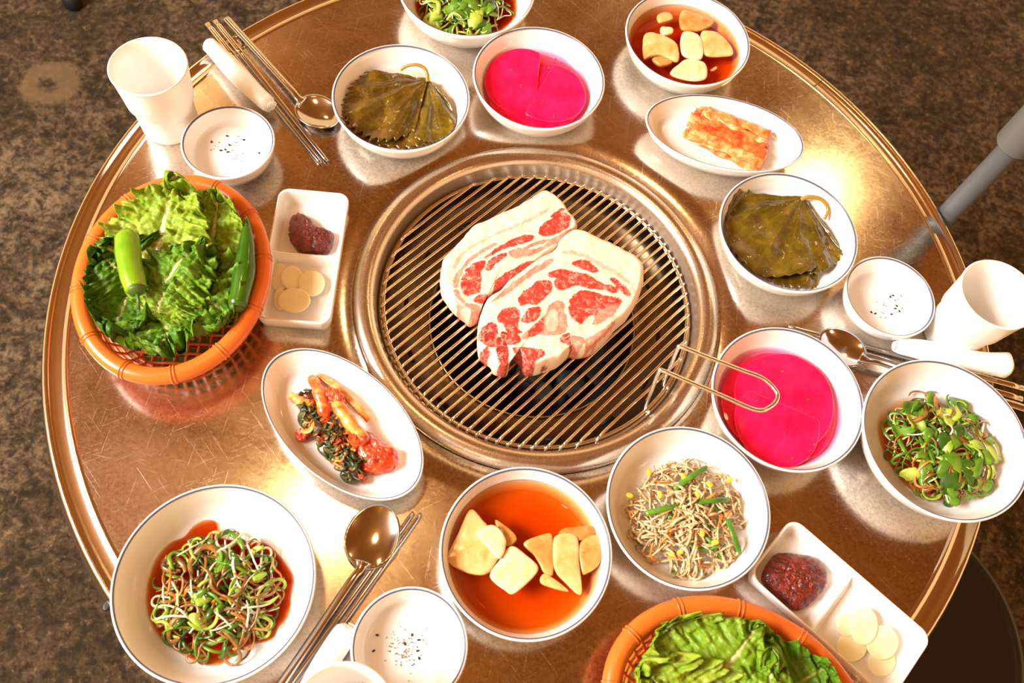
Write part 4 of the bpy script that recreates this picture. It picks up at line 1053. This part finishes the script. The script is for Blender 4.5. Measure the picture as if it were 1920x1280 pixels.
pork('pork_slab', 'smaller raw pork belly slab at the back left of the grate',
     [(755, 88), (800, 110), (860, 170), (890, 215), (935, 265), (945, 320), (905, 350), (860, 400), (810, 450), (740, 500), (640, 580), (540, 650), (470, 700), (400, 750), (350, 800), (330, 860), (270, 895), (240, 870), (180, 820), (100, 720), (85, 640), (95, 540), (130, 490), (200, 410), (290, 320), (420, 260), (550, 200), (640, 150), (700, 110)],
     [(PAL, [(165, 545), (190, 480), (250, 425), (370, 365), (380, 380), (270, 440), (210, 500), (185, 550)]), (PAL, [(385, 350), (470, 315), (575, 270), (580, 285), (480, 330), (390, 360)]), (PAL, [(600, 265), (680, 220), (765, 170), (768, 182), (690, 235), (605, 275)]),
      (PNK, [(165, 660), (185, 590), (230, 530), (300, 460), (420, 395), (435, 408), (330, 470), (250, 540), (215, 610), (200, 670)]), (PNK, [(170, 690), (200, 690), (240, 760), (300, 775), (335, 790), (335, 840), (300, 850), (210, 810)]), (PAL, [(215, 800), (260, 800), (280, 850), (240, 850)]),
      (RED, [(705, 320), (720, 285), (790, 235), (860, 195), (895, 210), (910, 245), (890, 290), (830, 330), (760, 350), (715, 345)]), (RED, [(360, 490), (430, 430), (520, 380), (610, 345), (670, 345), (680, 360), (620, 395), (520, 420), (440, 455)]),
      (RED, [(250, 560), (310, 515), (370, 505), (370, 540), (345, 580), (345, 640), (335, 700), (290, 715), (240, 715), (215, 680), (220, 620)]), (RED, [(370, 555), (400, 500), (460, 465), (510, 460), (490, 490), (440, 520), (420, 550), (380, 565)]),
      (RED, [(540, 560), (600, 520), (660, 500), (700, 500), (640, 560), (580, 600), (520, 650), (460, 700), (420, 700), (430, 640), (480, 590)]), (RED, [(290, 745), (360, 710), (400, 720), (400, 755), (340, 775)]), (PNK, [(530, 440), (600, 430), (600, 480), (560, 490), (520, 470)]),
      (PNK, [(620, 420), (700, 380), (810, 355), (900, 300), (940, 310), (850, 375), (740, 430), (650, 475), (600, 470)]), (RED, [(780, 225), (850, 170), (870, 182), (800, 228)]), (FAT, [(640, 430), (720, 395), (760, 385), (690, 430)])], .027, 1)
pork('pork_slab', 'larger marbled raw pork shoulder slab in the middle of the grate',
     [(815, 440), (840, 390), (930, 335), (1010, 350), (1120, 400), (1230, 450), (1340, 520), (1365, 590), (1350, 700), (1290, 830), (1200, 920), (1110, 1020), (1030, 1080), (950, 1090), (915, 1085), (830, 1150), (760, 1175), (690, 1200), (620, 1200), (590, 1140), (545, 1090), (525, 1075), (525, 1130), (510, 1190), (480, 1210), (420, 1190), (400, 1150), (330, 1100), (320, 1020), (320, 960), (330, 880), (360, 790), (450, 720), (520, 650), (600, 590), (700, 520), (790, 470)],
     [(PAL, [(860, 440), (980, 450), (1100, 520), (1200, 570), (1280, 630), (1270, 645), (1180, 590), (1080, 535), (960, 475), (860, 458)]), (PNK, [(400, 770), (480, 690), (580, 610), (680, 540), (780, 490), (810, 500), (760, 540), (680, 590), (600, 640), (540, 690), (460, 740)]),
      (RED, [(915, 515), (960, 500), (1010, 500), (1060, 535), (1085, 575), (1040, 575), (980, 555), (930, 530)]), (RED, [(765, 590), (790, 565), (850, 555), (930, 570), (1010, 585), (1080, 630), (1130, 650), (1200, 670), (1210, 695), (1180, 710), (1130, 695), (1080, 685), (1000, 675), (930, 660), (880, 685), (830, 690), (805, 650), (815, 610), (780, 615)]),
      (RED, [(580, 740), (620, 690), (690, 640), (760, 625), (795, 650), (790, 690), (740, 750), (690, 785), (640, 775), (600, 790), (580, 770)]), (RED, [(900, 780), (920, 720), (970, 695), (1040, 700), (1130, 725), (1220, 740), (1225, 780), (1180, 840), (1110, 890), (1050, 910), (1060, 850), (1020, 850), (980, 900), (940, 890), (900, 840)]),
      (PNK, [(1090, 830), (1150, 790), (1215, 770), (1190, 830), (1120, 885), (1060, 905), (1060, 860)]), (RED, [(445, 850), (480, 810), (540, 795), (585, 815), (585, 870), (575, 930), (600, 960), (530, 960), (500, 950), (480, 900), (450, 890)]), (RED, [(600, 870), (630, 820), (700, 795), (720, 820), (700, 870), (640, 900), (605, 895)]),
      (PNK, [(640, 940), (690, 890), (740, 850), (770, 790), (830, 755), (865, 770), (870, 830), (885, 880), (885, 950), (830, 970), (760, 980), (700, 970), (620, 1000), (600, 980)]), (RED, [(640, 950), (690, 900), (735, 870), (740, 930), (700, 965), (640, 985)]), (PAL, [(755, 860), (780, 815), (815, 820), (830, 870), (815, 940), (770, 950), (750, 900)]),
      (DRK, [(325, 960), (350, 920), (410, 890), (440, 920), (460, 980), (460, 1040), (400, 1045), (350, 1010)]), (RED, [(1155, 615), (1190, 610), (1240, 650), (1280, 700), (1270, 730), (1220, 690), (1180, 650)]),
      (RED, [(540, 1060), (600, 1045), (680, 1055), (740, 1070), (740, 1100), (690, 1130), (680, 1170), (620, 1190), (600, 1130)]), (DRK, [(850, 980), (900, 960), (910, 1000), (935, 1070), (880, 1030), (845, 1010)]), (DRK, [(730, 1140), (800, 1130), (850, 1140), (780, 1170), (740, 1170)]),
      (RED, [(500, 960), (560, 960), (600, 1000), (570, 1030), (520, 1030), (500, 1000)]), (DRK, [(440, 1050), (500, 1030), (520, 1080), (515, 1170), (470, 1160), (450, 1110)]), (RED, [(330, 1070), (380, 1040), (400, 1080), (380, 1110), (340, 1100)]), (RED, [(420, 1160), (510, 1165), (490, 1205), (420, 1195)]),
      (DRK, [(470, 960), (500, 960), (510, 1030), (470, 1040)]), (PNK, [(910, 980), (980, 985), (1000, 1010), (950, 1060), (910, 1020)]), (PNK, [(1000, 1000), (1100, 940), (1180, 880), (1190, 900), (1100, 990), (1020, 1050)])], .029, 2)

# ------------------------------------------------------------------ round the table
px_, py_ = .4000, .2010
t = thing('exhaust_pole', 'upright grey pipe with a wider sleeve beside the right table edge', 'pipe', (px_, py_, FZ))
V, F = lathe([(0, FZ), (.05, FZ), (.05, FZ + .006), (.0108, FZ + .010), (.0108, .115)], 40, (px_, py_, 0)); obj('pipe', V, F, 'grey_pipe', t)
V, F = lathe([(.0108, .106), (.0175, .106), (.0182, .1075), (.0182, .60), (.0108, .60)], 40, (px_, py_, 0)); obj('sleeve', V, F, 'grey_collar', t)
V, F = tube([(px_ + .0215 * math.cos(a), py_ + .0215 * math.sin(a), .172) for a in np.linspace(0, 2 * PI, 41)[:-1]], .0036, 8, closed=True); obj('clamp_ring', V, F, 'pipe_ring', t)

def stool(x, y, label, R=.165, top=-.28, rot=0.):
    t = thing('round_stool', label, 'stool', (x, y, FZ), 0, 'black round stools')
    V, F = lathe([(0, top - .004), (R * .90, top - .004), (R * .925, top - .002)], 72, (x, y, 0)); obj('seat', V, F, 'black_seat', t)
    V, F = lathe([(R * .925, top - .002), (R * .95, top), (R * .985, top - .002), (R, top - .010), (R, top - .030), (R * .96, top - .036), (0, top - .036)], 72, (x, y, 0)); obj('seat_rim', V, F, 'black_edge', t)
    for i in range(4):
        a = rot + PI / 4 + i * PI / 2; d = Vector((math.cos(a), math.sin(a), 0)); b = Vector((x, y, 0))
        V, F = tube([b + d * R * .70 + Vector((0, 0, top - .03)), b + d * R * 1.0 + Vector((0, 0, FZ + .03))], .012, 10); o = obj('leg', V, F, 'black_metal', t)
        V, F = tube([b + d * R * .99 + Vector((0, 0, FZ + .045)), b + d * R * 1.02 + Vector((0, 0, FZ + .004)), b + d * R * 1.02 + Vector((0, 0, FZ))], [.0165, .019, .016], 12); obj('rubber_foot', V, F, 'black_metal', o)
    V, F = tube([Vector((x, y, top - .24)) + R * .83 * Vector((math.cos(a), math.sin(a), 0)) for a in np.linspace(0, 2 * PI, 49)[:-1]], .007, 8, closed=True); obj('foot_ring', V, F, 'black_metal', t)
stool(.4640, -.1800, 'black round stool tucked under the lower right table edge')
q = at(139, 12, FZ); stool(q.x - .165 * 1.02 * math.cos(5.2), q.y - .165 * 1.02 * math.sin(5.2), 'black stool of which one leg shows at the upper left corner', rot=5.2 - PI / 4)

def lamp(x, y, z, label):
    t = thing('pendant_lamp', label, 'lamp', (x, y, z), 0, 'warm globe lamps hanging from the ceiling')
    V, F = lathe([(.09 * math.sin(q) + 1e-5, -.09 * math.cos(q)) for q in np.linspace(0, PI * .94, 20)], 36, (x, y, z)); obj('globe', V, F, 'lamp_bulb', t)
    V, F = lathe([(.001, .13), (.012, .125), (.022, .086), (.03, .083), (.001, .083)], 24, (x, y, z)); obj('cap', V, F, 'lamp_shade', t)
    V, F = tube([(x, y, z + .12), (x, y, CZ)], .004, 8); obj('cord', V, F, 'lamp_shade', t)
for x, y, lb in ((-.42, .165, 'globe lamp above the left of the table'), (.91, 1.60, 'globe lamp beyond the right of the table'), (-1.5, 1.7, 'globe lamp beyond the upper left of the table'), (1.7, -.5, 'globe lamp to the right of the table'), (-.3, -1.5, 'globe lamp on the near side of the table')):
    lamp(x, y, 1.75, lb)
for o in bpy.data.objects:
    if '_o' in o: del o['_o']
